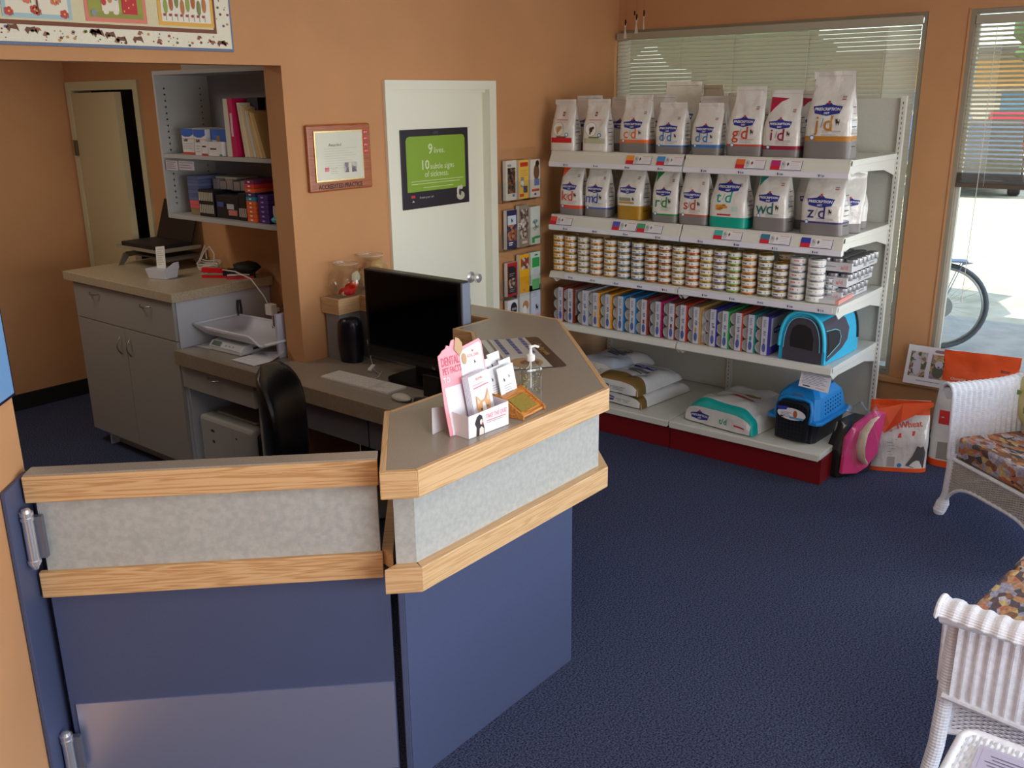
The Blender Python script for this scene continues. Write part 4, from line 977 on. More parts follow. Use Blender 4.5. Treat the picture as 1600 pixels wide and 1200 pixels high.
MB().prof([(0, 0), (.05, 0), (.045, .12)], (0, .01, 0), (0, 1, 0), (0, 0, 1), (.004, 0, 0)).build('strut', PAPER, t)

# ================================================================== wall things
# brochure holder with leaflets
t = thing('brochure_holder', 'clear acrylic wall holder for leaflets right of the white door', 'brochure holder', (4.475, 3.62, .62))
ACR = glass_mat('acrylic', (253, 253, 252), .05, .05)
B(-.20, .20, -.008, -.004, -.1, 1.09).build('back_plate', ACR, t)
for k, z in enumerate((.79, .50, .205, -.06)):
    o = MB(); o.box(-.18, .20, -.050, -.047, z-.01, z+.11); o.box(-.18, .20, -.047, -.008, z-.012, z-.008)
    for x in (-.18, -.055, .07, .197): o.box(x, x+.003, -.050, -.008, z-.01, z+.11)
    o.build('pocket', ACR, t)
def leaflet(label, x, z, h, bgc, draws):
    t = thing('leaflet', label, 'leaflet', (x, 3.575, z), 0, 'leaflets in the wall holder')
    B(-.048, .048, -.001, .024, 0, h).build('paper_block', mat((225, 222, 215), .6), t)
    p = P(plane((0, -.001, 0), (1, 0, 0), (0, 0, 1))); p.rect(-.048, 0, .048, h, mat(bgc, .45), .0006, nx=1)
    for d_ in draws: getattr(p, d_[0])(*d_[1:])
    p.build('cover', None, t); return t
def ph(key, *cols): return vor('ph'+key, list(cols), 55)
k_ = lambda *a: mat(a, .5)
leaflet('white leaflet with a brown and black dog, top left pocket', 4.383, 1.412, .232, (215, 212, 200), [('rect', -.035, .04, .038, .19, ph('a', (60, 40, 25), (130, 85, 50), (25, 22, 20), (90, 60, 40)), .0012, 1), ('rect', -.035, .195, .0, .21, LTX, .0012, 1), ('rect', .01, .02, .03, .035, mat((80, 110, 180), .5), .0012, 1)])
leaflet('yellow leaflet with two small photos, top middle pocket', 4.502, 1.412, .228, (230, 190, 80), [('rect', -.035, .19, .04, .215, k_(200, 50, 30), .0012, 1), ('rect', -.03, .07, .0, .13, ph('b', (200, 210, 220), (150, 130, 110)), .0014, 1), ('rect', -.005, .035, .035, .075, ph('c', (90, 70, 90), (60, 60, 110)), .0016, 1), ('lines', -.03, .04, .17, 4, .01, .003, mat((200, 140, 60), .5), .0012), ('rect', -.04, .012, -.0, .03, k_(200, 60, 30), .0012, 1)])
leaflet('cream leaflet showing a person beside a window, top right pocket', 4.615, 1.412, .226, (226, 220, 205), [('oval', .012, .15, .028, .05, k_(120, 85, 60), .0012), ('oval', .02, .20, .018, .02, k_(60, 40, 30), .0016), ('rect', -.01, .07, .04, .11, k_(110, 130, 185), .0014, 1), ('rect', -.035, .035, .04, .05, k_(200, 80, 60), .0012, 1), ('oval', 0, .018, .01, .007, LOGO, .0012)])
leaflet('dark blue leaflet with an orange cat, second row left pocket', 4.383, 1.122, .232, (40, 40, 90), [('rect', -.04, .145, .04, .20, k_(205, 215, 230), .0012, 1), ('cat', 0, .17, .016, k_(30, 30, 60), .0018), ('rect', -.04, .05, .04, .145, ph('d', (150, 80, 40), (190, 120, 80), (60, 50, 70)), .0012, 1), ('lines', -.03, .01, .04, 2, .012, .006, WHT, .0014)])
leaflet('grey-brown leaflet with a tabby cat, second row middle pocket', 4.502, 1.120, .252, (150, 135, 120), [('rect', -.04, .05, .04, .23, ph('e', (120, 105, 95), (190, 180, 170), (80, 68, 60)), .0012, 1), ('text', 'FIV', -.03, .13, .05, WHT, .0018), ('rect', -.02, .02, .03, .035, k_(210, 200, 190), .0012, 1)])
leaflet('white and green leaflet with a small dog, second row right pocket', 4.615, 1.122, .232, (215, 222, 215), [('oval', .0, .12, .034, .035, ph('f', (190, 175, 150), (90, 140, 150), (220, 215, 200)), .0012), ('rect', -.01, .035, .045, .05, k_(60, 150, 80), .0012, 1), ('rect', -.035, .01, -.008, .045, k_(40, 160, 80), .0012, 1)])
leaflet('black leaflet with a red border, third row left pocket', 4.383, .832, .205, (190, 30, 45), [('rect', -.042, .015, .036, .185, k_(35, 32, 35), .0012, 1), ('rect', -.035, .05, .03, .11, ph('g', (110, 80, 60), (180, 150, 130), (40, 32, 30)), .0014, 1), ('text', 'C', .026, .185, .035, k_(190, 30, 45), .0018, .03), ('lines', -.03, .02, .14, 2, .012, .004, LTX, .0014), ('lines', -.03, .02, .04, 2, .01, .003, LTX, .0014)])
leaflet('amber leaflet with a puppy picture, third row middle pocket', 4.502, .830, .242, (240, 175, 30), [('rect', -.035, .15, .045, .22, ph('h', (110, 60, 40), (200, 190, 180), (150, 70, 50)), .0012, 1), ('oval', -.005, .02, .008, .006, k_(200, 130, 20), .0014)])
leaflet('green and white leaflet, third row right pocket', 4.615, .828, .245, (200, 225, 205), [('rect', -.035, .15, .04, .21, k_(50, 165, 80), .0012, 1), ('rect', -.025, .08, .03, .14, k_(205, 205, 215), .0014, 1), ('rect', -.035, .01, .04, .075, k_(110, 190, 120), .0012, 1), ('rect', -.01, .222, .02, .23, LOGO, .0012, 1)])
leaflet('white leaflet with a black panel, lowest row left pocket', 4.383, .62, .185, (225, 225, 230), [('oval', .01, .13, .032, .04, k_(30, 30, 35), .0012), ('rect', -.01, .12, .035, .135, LTX, .0016, 1)])
leaflet('white leaflet with a tan and white cat, lowest row middle pocket', 4.502, .62, .21, (215, 212, 208), [('oval', .01, .13, .03, .03, k_(190, 130, 80), .0012), ('oval', .0, .10, .02, .03, k_(235, 232, 228), .0014)])
leaflet('pale blue leaflet with a dark cat silhouette, lowest row right pocket', 4.615, .62, .245, (205, 212, 232), [('cat', .01, .10, .025, k_(40, 45, 50), .0012), ('lines', -.03, .02, .21, 4, .012, .002, LTX, .0012), ('oval', .02, .05, .03, .015, k_(220, 190, 200), .0012)])

# plaque
t = thing('wooden_plaque', 'square reddish wooden plaque holding a certificate, reading accredited practice', 'plaque', (3.10, 3.62, 1.73))
B(-.20, .20, -.022, 0, -.157, .157).build('board', CHERRY, t, bev=.008)
B(-.163, .142, -.028, -.022, -.110, .128).build('brass_plate', mat((225, 200, 140), .25, metal=.6), t, bev=.001)
p = P(plane((-.01, -.0285, 0), (1, 0, 0), (0, 0, 1))); GL = mat((222, 222, 206), .18, coat=.5)
p.rect(-.145, -.102, .144, .120, GL, .0004, nx=1); p.text('Awarded', -.03, .062, .022, k_(110, 105, 100), .0012, sh=.3); p.lines(-.10, .11, .045, 9, .0115, .0015, k_(185, 180, 165), .0012, .4)
p.rect(-.10, -.062, -.074, -.042, k_(235, 130, 150), .0012, 1)
for x in (.02, .07): p.rect(x, -.072, x+.030, -.025, ph('q', (150, 140, 150), (200, 196, 190), (120, 112, 125)), .0012, 1)
p.lines(-.065, -.02, -.045, 4, .009, .0015, k_(170, 165, 155), .0012)
p.build('certificate', None, t)
st = P(plane((0, -.0225, 0), (1, 0, 0), (0, 0, 1)))
for i, y_ in enumerate(('2010', '2011', '2012', '2013')):
    st.rect(.148, .105-i*.030, .180, .124-i*.030, k_(200, 30, 40), .001, 1); st.text(y_, .164, .1145-i*.030, .012, WHT, .0016)
st.build('year_tab', None, t)
p = P(plane((0, -.0225, 0), (1, 0, 0), (0, 0, 1))); p.text('ACCREDITED PRACTICE', -.01, -.133, .030, k_(44, 16, 8), .0008, off=.02, fit=.28); p.build('lettering', None, t)
# poster on the door
t = thing('poster', 'black framed green poster about nine lives on the white door', 'poster', (3.815, 3.648, 1.635))
B(-.265, .265, -.008, 0, -.208, .208).build('backing', mat((38, 32, 42), .35), t, bev=.002)
p = P(plane((0, -.008, 0), (1, 0, 0), (0, 0, 1))); GN = k_(136, 172, 48); PW = k_(215, 228, 180)
pts = [(-.230, -.118), (.235, -.118), (.235, .15), (.225, .168), (.21, .172), (-.205, .172), (-.222, .166), (-.230, .15)]
p.poly(pts, GN, .0006)
p.text('9', -.045, .105, .075, PW, .0012, off=.02); p.text('lives.', .025, .096, .045, PW, .0012, off=.005)
p.text('10', -.085, .022, .070, PW, .0012, off=.02); p.text('subtle signs', .045, .012, .045, PW, .0012, off=.005, fit=.19); p.text('of sickness.', .0, -.028, .045, PW, .0012, off=.005, fit=.19)
p.lines(-.20, .215, -.062, 2, .014, .003, PW, .0012, .1); p.lines(-.11, .13, -.098, 1, .01, .003, PW, .0012, 0)
p.rect(-.205, -.150, -.175, -.136, k_(200, 50, 60), .0012, 1); p.poly([(-.20, -.172), (-.19, -.162), (-.18, -.172)], k_(210, 210, 210), .0012); p.text('Know your cat', -.085, -.150, .018, k_(190, 190, 200), .0012)
p.text('CATS', .0, .188, .016, k_(120, 115, 125), .0012)
p.oval(.19, -.165, .034, .024, k_(190, 186, 160), .0014); p.oval(.175, -.140, .016, .032, k_(210, 208, 190), .0016); p.oval(.185, -.145, .010, .020, k_(60, 55, 60), .002); p.oval(.195, -.118, .014, .012, k_(200, 198, 180), .0022)
p.build('print', None, t)

# quilt above the hall opening
t = thing('wall_quilt', 'patchwork wall quilt with floral and animal panels above the hall opening', 'quilt', (2.0, 3.62, 2.2))
QC = k_(238, 232, 210)
B(-1.3, .552, -.012, 0, .0, .68).build('binding', mat((118, 130, 158), .8, bump=.3, bs=150), t, bev=.003)
bo = P(plane((0, -.012, 0), (1, 0, 0), (0, 0, 1)))
bo.rect(-1.29, .012, .540, .67, mat((240, 234, 212), .85, bump=.3, bs=90), .003, nx=30)
cols_ = [(120, 60, 30), (160, 50, 60), (110, 90, 140), (200, 150, 80), (90, 120, 70), (180, 110, 90)]
rnd = random.Random(3)
for i in range(110):
    x = rnd.uniform(-.5, .53); z = rnd.uniform(.018, .062) if i < 85 else rnd.uniform(.07, .4); 
    if i >= 85: x = rnd.uniform(.47, .535)
    k = rnd.choice((.003, .004, .007)); cc = k_(*rnd.choice(cols_))
    if i % 9 == 0: cc = k_(150, 90, 60); bo.poly([(x-.012, z-.006), (x-.004, z+.008), (x+.008, z+.006), (x+.014, z-.004), (x+.006, z-.002), (x, z-.010)], cc, .004)
    elif i % 9 == 4 and z < .07: bo.poly([(x-.02, z), (x-.012, z+.012), (x, z+.010), (x+.018, z+.014), (x+.022, z+.004), (x+.026, z-.012), (x+.016, z-.004), (x-.004, z-.002), (x-.010, z-.014)], k_(110, 60, 30), .004)
    else: bo.oval(x, z, k, k*.8, cc, .004, 6)
bo.build('border', None, t)
p = P(plane((0, -.0155, 0), (1, 0, 0), (0, 0, 1)))
p.rect(-1.2, .070, .470, .6, k_(120, 60, 26), .001, nx=1); p.rect(-1.2, .085, .455, .6, mat((226, 216, 178), .85, bump=.3, bs=120), .002, nx=1); p.build('sashing', None, t)
def qp(x0, x1, frame, bgk, seed, kind):
    p = P(plane((0, -.0185, 0), (1, 0, 0), (0, 0, 1))); rn = random.Random(seed)
    p.rect(x0, .093, x1, .36, k_(*frame), .001, nx=1); p.rect(x0+.014, .108, x1-.014, .35, k_(*bgk), .002, nx=1)
    a, b = x0+.022, x1-.022
    if kind == 0:
        for i in range(16):
            x = a+(b-a)*((i*.37) % 1); z = .118+.045*(i % 4)+rn.uniform(-.008, .008); cc = k_(*((200, 60, 50), (225, 120, 90), (190, 30, 50), (235, 180, 90))[i % 4])
            for j in range(5): q = j*2*PI/5; p.oval(x+.009*math.cos(q), z+.009*math.sin(q), .0075, .0075, cc, .003+j*.0002, 7)
            p.oval(x, z, .004, .004, k_(240, 200, 90), .005, 6); p.rect(x+.012, z-.012, x+.016, z+.004, k_(110, 130, 60), .0028, nx=1)
        x = (a+b)/2; p.rect(x-.003, .11, x+.003, .16, k_(110, 60, 40), .0055, nx=1); p.poly([(x-.035, .165), (x+.035, .165), (x+.022, .20), (x-.022, .20)], k_(140, 170, 200), .006)
    elif kind == 1:
        p.rect(a, .110, b, .128, k_(150, 150, 60), .003, nx=1)
        p.rect(a+.045, .132, a+.115, .30, k_(236, 226, 205), .0032, nx=1)
        for i in range(3): p.oval(a+.055+.025*i, .165+.01*i, .010, .014, k_(*((200, 50, 50), (200, 140, 80), (130, 110, 150))[i]), .0042, 10)
        for i in range(2): p.oval(a+.06+.04*i, .128, .012, .008, k_(236, 226, 205), .0045, 8)
        p.rect(a+.128, .125, a+.190, .30, k_(196, 30, 40), .0034, nx=1)
        for i in range(10): p.oval(a+.135+.048*((i*.41) % 1), .135+.013*i, .003, .004, k_(240, 190, 70), .0044, 6)
        p.oval(a+.012, .125, .012, .012, k_(140, 150, 160), .004, 8)
    else:
        p.rect(a, .108, b, .35, k_(238, 232, 214), .0026, nx=1)
        for i in range(8):
            x = a+.012+i*(b-a-.02)/7.5; cc = k_(*((150, 165, 70), (180, 100, 50), (130, 140, 70), (190, 120, 60))[i % 4])
            p.rect(x-.0012, .112, x+.0012, .14, k_(90, 60, 40), .003, nx=1); p.oval(x, .165+.012*(i % 3), .010, .030, cc, .0034+.0002*i, 10)
            p.oval(x-.008, .133, .006, .006, k_(170, 40, 50), .0046, 6)
        for i in range(4): p.oval(a+.03+i*.04, .225, .014, .012, k_(130, 80, 50), .005, 8)
    p.build('quilt_panel', None, t)
qp(-.40, -.148, (170, 200, 205), (236, 228, 205), 1, 0); qp(-.097, .154, (226, 130, 110), (160, 160, 60), 2, 1); qp(.205, .458, (232, 178, 70), (238, 232, 214), 3, 2)
qp(-.70, -.45, (226, 130, 110), (236, 228, 205), 4, 0)

# framed blue picture on the diagonal wall (only its lower corner is in view)
t = thing('framed_picture', 'blue picture in a dark thin frame on the wall at the left edge', 'picture', (c0.x-.012, c0.y-.012, 1.27), PI/4)
fb = MB(); fb.box(-.62, 0, -.018, -.001, 0, .55); fb.build('frame', mat((25, 22, 50), .4), t); p = P(plane((0, -.018, 0), (1, 0, 0), (0, 0, 1))); p.rect(-.61, .008, -.008, .54, mat((120, 165, 215), .3, coat=.3), .001, nx=1); p.build('print', None, t)

# ================================================================== reception counter
O = [(1.530, 1.705), (1.602, 1.635), (2.514, 1.635), (3.238, 2.372), (3.238, 3.615), (2.925, 3.615), (2.925, 3.482), (3.062, 3.482), (3.062, 2.635), (2.825, 2.635), (2.825, 2.533), (2.347, 2.055), (1.905, 2.055), (1.892, 2.068)]
def inset(poly, d, idx=None):
    n = len(poly); out = []
    for i in range(n):
        p0, p1, p2 = Vector(poly[i-1]), Vector(poly[i]), Vector(poly[(i+1) % n])
        e1 = (p1-p0).normalized(); e2 = (p2-p1).normalized(); n1 = Vector((-e1.y, e1.x)); n2 = Vector((-e2.y, e2.x))
        k = (n1+n2); L_ = k.length
        k = k/L_ if L_ > 1e-6 else n1
        out.append(tuple(p1+k*(d/max(.3, k.dot(n1)))))
    return out
ct = thing('reception_counter', 'angular reception counter with oak edging, grey laminate and blue lower panels', 'counter', (2.4, 2.0, 0))
def cb(mb, name, m_, **k): return mb.build(name, m_, ct, world=True, **k)
O1 = inset(O, .018)
cb(MB().prism(O1, 1.02, 1.0655), 'worktop', LAMTOP)
# oak edge boards as separate mitred pieces
def edge_boards(poly, t_, z0, z1, skip=(), nm='oak_edge'):
    pin = inset(poly, t_); n = len(poly)
    for i in range(n):
        if i in skip: continue
        a, b = poly[i], poly[(i+1) % n]; c, d_ = pin[(i+1) % n], pin[i]
        dx, dy = abs(b[0]-a[0]), abs(b[1]-a[1]); s_ = (b[0]-a[0])*(b[1]-a[1])
        mt = OAKX if dy < .01 else OAKY if dx < .01 else (OAKE if s_ > 0 else OAKD)
        cb(MB().prism([a, b, c, d_], z0, z1), nm, mt, bev=.0025)
edge_boards(O, .018, .988, 1.066, skip=(4,))
F = [(1.530, 1.705), (1.602, 1.635), (2.514, 1.635), (3.238, 2.372), (3.238, 3.615), (3.08, 3.615), (3.08, 2.45), (2.46, 1.82), (1.66, 1.82), (1.62, 1.80)]
Fi = inset(F, .032)
lp = MB(); ids = [(0, 1), (1, 2), (2, 3), (3, 4)]
for a, b in ids:
    pa, pb = Vector(Fi[a]), Vector(Fi[b]); qa, qb = Vector(inset(F, .06)[a]), Vector(inset(F, .06)[b])
    cb(MB().prism([tuple(pa), tuple(pb), tuple(qb), tuple(qa)], .775, .992), 'laminate_panel', LAM)
G_ = inset(F, .0)
def boards(poly, t_, z0, z1, ids, nm, mt=None):
    pin = inset(poly, t_)
    for a, b in ids:
        A, B_ = poly[a], poly[b]; s_ = (B_[0]-A[0])*(B_[1]-A[1]); dx, dy = abs(B_[0]-A[0]), abs(B_[1]-A[1])
        m_ = mt or (OAKX if dy < .01 else OAKY if dx < .01 else (OAKE if s_ > 0 else OAKD))
        cb(MB().prism([A, B_, pin[b], pin[a]], z0, z1), nm, m_, bev=.0025)
boards(F, .075, .709, .783, ids, 'oak_rail')
LP = [(1.624, 1.760), (1.638, 1.747), (2.462, 1.747), (3.128, 2.42), (3.128, 3.615), (3.09, 3.615), (3.09, 2.437), (2.445, 1.785), (1.69, 1.785), (1.66, 1.81)]
boards(LP, .03, .0, .71, ids, 'blue_panel', BLUEP)
# inner faces
inn = MB()
inn.prism([(2.94, 3.5), (3.075, 3.5), (3.075, 2.65), (3.09, 2.65), (3.09, 3.6), (2.94, 3.6)], .745, .99)
cb(inn, 'inner_panel', mat((140, 140, 142), .55))
cb(MB().prism([(1.66, 1.80), (1.93, 2.04), (1.955, 2.02), (1.69, 1.77)], .02, .99), 'end_panel', mat((120, 118, 120), .6))
cb(MB().prism([(1.60, 1.745), (1.645, 1.79), (1.93, 2.05), (1.90, 2.075), (1.61, 1.80)], .74, .785), 'oak_end_rail', OAKD)
cb(B(1.95, 2.4, 2.03, 2.045, .76, 1.0), 'inner_panel', mat((140, 140, 142), .55))
cb(MB().box(2.0, 2.5, 1.80, 2.0, .60, .62), 'inner_shelf', mat((90, 88, 90), .6))

# ================================================================== gate
gt = thing('half_gate', 'low swing gate with oak rails, grey laminate, blue panel and steel kick plate', 'gate', (.945, 2.440, 0), -PI/4)
# local: x along the gate 0..0.93 , front -y (towards camera)
def gp(mb, name, m_, **k): return mb.build(name, m_, gt, **k)
GW = .925
gp(B(0, GW, .0, .06, 1.052, 1.066), 'laminate_cap', LAMTOP, bev=.002)
gp(B(-.002, GW, -.006, .012, .988, 1.062), 'oak_rail', wood('oak_g', (218, 178, 130), (190, 144, 96), 'x'), bev=.0025)
gp(B(.02, GW-.006, .008, .05, .775, .992), 'laminate_panel', LAM)
gp(B(0.0, GW, -.006, .012, .706, .783), 'oak_rail', wood('oak_g', (218, 178, 130), (190, 144, 96), 'x'), bev=.0025)
gp(B(.012, GW+.014, .014, .055, .03, .71), 'blue_panel', BLUEP, bev=.002)
gp(B(.03, GW+.010, .010, .014, .05, .352), 'kick_plate', STEEL)
def hinge(z, x0=.008, y0=-.034):
    h = MB(); h.tube([(x0, y0, z-.072), (x0, y0, z+.072)], .0145, 16); a = gp(h, 'hinge', CHROME, smooth=True)
    q = MB(); q.lathe([(.0175, -.004), (.0175, .004)], (x0, y0, z+.076), 14); q.lathe([(.0175, -.004), (.0175, .004)], (x0, y0, z+.062), 14); q.lathe([(.0175, -.004), (.0175, .004)], (x0, y0, z-.062), 14); q.lathe([(.008, -.012), (.012, .0)], (x0, y0, z-.072), 12); q.lathe([(.013, 0), (.011, .008), (.003, .011)], (x0, y0, z+.08), 12)
    q.build('hinge_collar', CHROME, a, smooth=True)
    MB().box(x0-.003, x0+.030, y0+.012, -.004, z-.060, z+.060).build('hinge_leaf', mat((120, 124, 140), .35, metal=.6), a)
hinge(.895); hinge(.205)
# blue hinge board on the wall end
t = thing('hinge_post', 'blue vertical board fixed to the orange wall beside the gate hinges', 'post', (c0.x, c0.y, 0), PI/4)
MB().prof([(-.175, 0), (-.018, 0), (-.018, 1.055), (-.165, 1.055)], (0, -.014, 0), (1, 0, 0), (0, 0, 1), (0, .012, 0)).build('board', BLUEP, t, bev=.002)
B(-.020, .0, -.018, -.001, 0, 1.05).build('edge_strip', mat((48, 60, 100), .4), t)

# ================================================================== desk, cabinets, hutch
dk = thing('desk', 'lower laminate desk with grey drawer and apron behind the counter', 'desk', (2.85, 3.2, 0))
def db(mb, name, m_, par=None, **k): return mb.build(name, m_, par or dk, world=True, **k)
top_ = MB(); top_.prism([(2.555, 2.13), (3.055, 2.13), (3.055, 2.6), (3.07, 3.615), (2.80, 3.615), (2.80, 3.755), (3.185, 3.755), (3.185, 4.375), (2.555, 4.375)], .715, .752)
db(top_, 'desk_top', LAMTOP, bev=.003)
db(MB().box(2.545, 2.56, 2.13, 4.375, .675, .752), 'front_edge', mat((150, 132, 110), .5, var=.1, vs=80), bev=.002)
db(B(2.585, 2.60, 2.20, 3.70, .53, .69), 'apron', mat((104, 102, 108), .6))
db(B(2.583, 2.586, 2.93, 2.934, .53, .69), 'apron_joint', BLACKM)
dw = db(B(2.575, 2.595, 3.745, 4.372, .545, .675), 'drawer_front', GREY, bev=.002)
def pull(par, c, axis, world=True):
    pts = []
    for i in range(9):
        a = i/8; s_ = math.sin(PI*a); e = (a-.5)*.10
        pts.append((c[0]-.006-.024*s_, c[1]+(e if axis == 'y' else 0), c[2]+(e if axis == 'z' else 0)-(.004*s_ if axis == 'y' else 0)))
    h = MB().tube(pts, [.0045, .004, .0035, .0035, .0035, .0035, .0035, .004, .0045], 8).build('handle', NICKEL, par, world=True, smooth=True)
    return h
pull(dw, (2.575, 4.07, .640), 'y')
db(B(2.60, 3.15, 4.355, 4.372, 0, .675), 'side_panel', GREYL); db(B(2.60, 3.15, 3.735, 3.752, .0, .675), 'side_panel', GREY)
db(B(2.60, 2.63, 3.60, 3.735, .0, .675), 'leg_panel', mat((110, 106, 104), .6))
cn = thing('base_cabinet', 'tall grey hall cabinet with laminate top, wide drawer and two doors', 'cabinet', (2.87, 4.93, 0))
def kb(mb, name, m_, par=None, **k): return mb.build(name, m_, par or cn, world=True, **k)
kb(B(2.59, 3.185, 4.378, 5.44, .10, 1.005), 'carcass', GREYL, bev=.002)
kb(MB().box(2.548, 3.185, 4.34, 5.495, 1.005, 1.055), 'worktop', LAMCAB, bev=.003)
dw = kb(B(2.57, 2.588, 4.382, 5.43, .792, .995), 'drawer_front', GREY, bev=.0015); pull(dw, (2.57, 5.18, .955), 'y'); pull(dw, (2.57, 4.64, .952), 'y')
d_ = kb(B(2.57, 2.588, 4.382, 4.905, .09, .787), 'cabinet_door', GREY, bev=.0015); pull(d_, (2.57, 4.853, .683), 'z')
d_ = kb(B(2.57, 2.588, 4.909, 5.43, .09, .787), 'cabinet_door', GREY, bev=.0015); pull(d_, (2.57, 4.957, .683), 'z')
kb(B(2.65, 3.15, 4.40, 5.30, 0, .10), 'toe_kick', GREY)
kb(B(2.60, 2.66, 5.295, 5.31, 0, .10), 'foot_panel', GREYL)
ht = thing('wall_shelf_unit', 'open grey wall shelf unit with two tiers above the hall cabinet', 'shelf unit', (3.02, 4.27, 1.385))
def hb_(mb, name, m_, par=None, **k): return mb.build(name, m_, par or ht, world=True, **k)
HG = mat((178, 178, 176), .55)
hb_(B(2.85, 3.185, 4.765, 4.783, 1.385, 2.155), 'side_panel', HG); hb_(B(2.85, 3.185, 3.76, 3.778, 1.385, 2.155), 'side_panel', HG)
hb_(B(2.845, 3.185, 3.778, 4.765, 1.385, 1.407), 'shelf', HG, bev=.001); hb_(B(2.855, 3.175, 3.778, 4.765, 1.708, 1.728), 'shelf', HG, bev=.001)
hb_(B(2.85, 3.185, 3.778, 4.765, 2.135, 2.155), 'top_panel', HG); hb_(B(3.172, 3.185, 3.778, 4.765, 1.407, 2.135), 'back_panel', mat((150, 148, 156), .6))
hp = MB()
for x in (2.90, 3.12):
    for i in range(20):
        z = 1.46+i*.032
        if not 1.69 < z < 1.74: hp.lathe([(.0005, -.0005), (.0052, -.0005), (.0052, .0015)], (x, 4.7655, z), 8, 'y')
q_ = hb_(hp, 'peg_hole', BLACK); q_['kind'] = 'stuff'
p = P(plane((2.853, 4.76, 1.698), (0, -1, 0), (0, 0, -1))); 
lb = MB(); lb.map = plane((2.852, 4.75, 1.65), (0, -1, 0), (0, 0, 1)); lb.rect(0, -.005, .115, .046, k_(196, 190, 200), .001, 1); lb.rect(.125, .0, .27, .046, k_(196, 190, 200), .001, 1); lb.lines(.01, .10, .040, 4, .011, .004, k_(130, 125, 140), .0016); lb.lines(.135, .26, .040, 3, .013, .004, k_(130, 125, 140), .0016)
hb_(lb, 'paper_label', None)
# things on the hutch
def sbox(name, label, y0, y1, z0, z1, m_, cat='box', x0=2.90, x1=3.08, grp=None, draw=None, rz=0, lean=0):
    t = thing(name, label, cat, ((x0+x1)/2, (y0+y1)/2, z0), rz, grp); W, D, H_ = (x1-x0)/2, (y1-y0)/2, z1-z0
    MB().prof([(-D, 0), (D, 0), (D+lean, H_), (-D+lean, H_)], (-W, 0, 0), (0, 1, 0), (0, 0, 1), (2*W, 0, 0)).build('carton', m_, t, bev=.0008)
    if draw:
        p = P(plane((-W, 0, 0), (0, -1, 0), (0, 0, 1))); draw(p, D, H_); p.build('printing', None, t)
    return t
CW = k_(222, 220, 222); BL = k_(50, 100, 190)
def blue_top(txt):
    def f_(p, D, H_):
        p.poly([(-D, H_), (-D, H_*.75), (-D*.5, H_*.68), (D*.3, H_*.68), (D, H_*.78), (D, H_)], BL, .001); p.text(txt, -D*.35, H_*.55, .018, DKT, .001, off=.03); p.rect(-D, H_*.60, D, H_*.615, k_(205, 90, 70), .0008, 1); p.rect(-D, .0, D, H_*.08, k_(205, 70, 50), .0008, 1); p.lines(-D*.8, D*.8, H_*.42, 3, .012, .002, LTX, .001)
    return f_
sbox('medicine_box', 'white box with a blue top, leftmost on the upper hutch shelf', 4.535, 4.645, 1.729, 1.862, CW, draw=blue_top('6008'))
sbox('medicine_box', 'white box with a blue top, second from left on the upper hutch shelf', 4.425, 4.530, 1.729, 1.858, CW, draw=blue_top('5009'))
sbox('medicine_box', 'long blue and white box lying third on the upper hutch shelf', 4.215, 4.42, 1.729, 1.860, CW, draw=lambda p, D, H_: (p.poly([(-D, H_), (-D, H_*.6), (D*.3, H_*.5), (D, H_*.75), (D, H_)], BL, .001), p.rect(-D*.5, H_*.5, -D*.2, H_*.75, k_(150, 120, 80), .0016, 1)), x0=2.93)
sbox('small_carton', 'tiny white carton with a red foot in front of the blue-topped boxes', 4.42, 4.475, 1.729, 1.79, CW, x0=2.865, x1=2.895, draw=lambda p, D, H_: p.lines(-D*.5, D*.8, H_*.8, 3, .014, .003, LTX, .001))
sbox('small_carton', 'tiny white carton lettered in dark, middle of the front cartons', 4.36, 4.415, 1.729, 1.80, CW, x0=2.865, x1=2.895, draw=lambda p, D, H_: (p.rect(-D, 0, D, .010, k_(190, 60, 40), .001, 1), p.rect(-D*.7, H_*.6, D*.5, H_*.7, DKT, .001, 1)))
sbox('small_carton', 'small grey-white carton with green edge beside the white binder', 4.235, 4.355, 1.729, 1.80, CW, x0=2.865, x1=2.895, draw=lambda p, D, H_: (p.rect(D*.6, 0, D, .010, k_(60, 150, 110), .001, 1), p.rect(-D*.7, H_*.45, D*.2, H_*.55, DKT, .001, 1)))
sbox('folder', 'white thick folder standing left of the pink binder', 4.165, 4.205, 1.729, 2.010, k_(214, 212, 198), 'folder', x0=2.875, x1=3.13)
sbox('ring_binder', 'hot pink ring binder with a pale spine label', 4.120, 4.158, 1.729, 2.012, k_(200, 20, 90), 'binder', x0=2.875, x1=3.13, lean=.012, draw=lambda p, D, H_: p.rect(-D*.45-.006, H_*.35, D*.5-.006, H_*.75, k_(225, 190, 205), .001, 1))
sbox('ring_binder', 'black ring binder standing behind the pale folders', 4.02, 4.11, 1.729, 2.015, k_(26, 26, 32), 'binder', x0=2.95, x1=3.14)
sbox('ring_binder', 'grey-brown binder with a black top edge at the back right', 3.80, 4.00, 1.729, 2.02, k_(90, 80, 78), 'binder', x0=2.98, x1=3.15, draw=lambda p, D, H_: p.rect(-D, H_*.93, D, H_, BLACK, .001, 1))
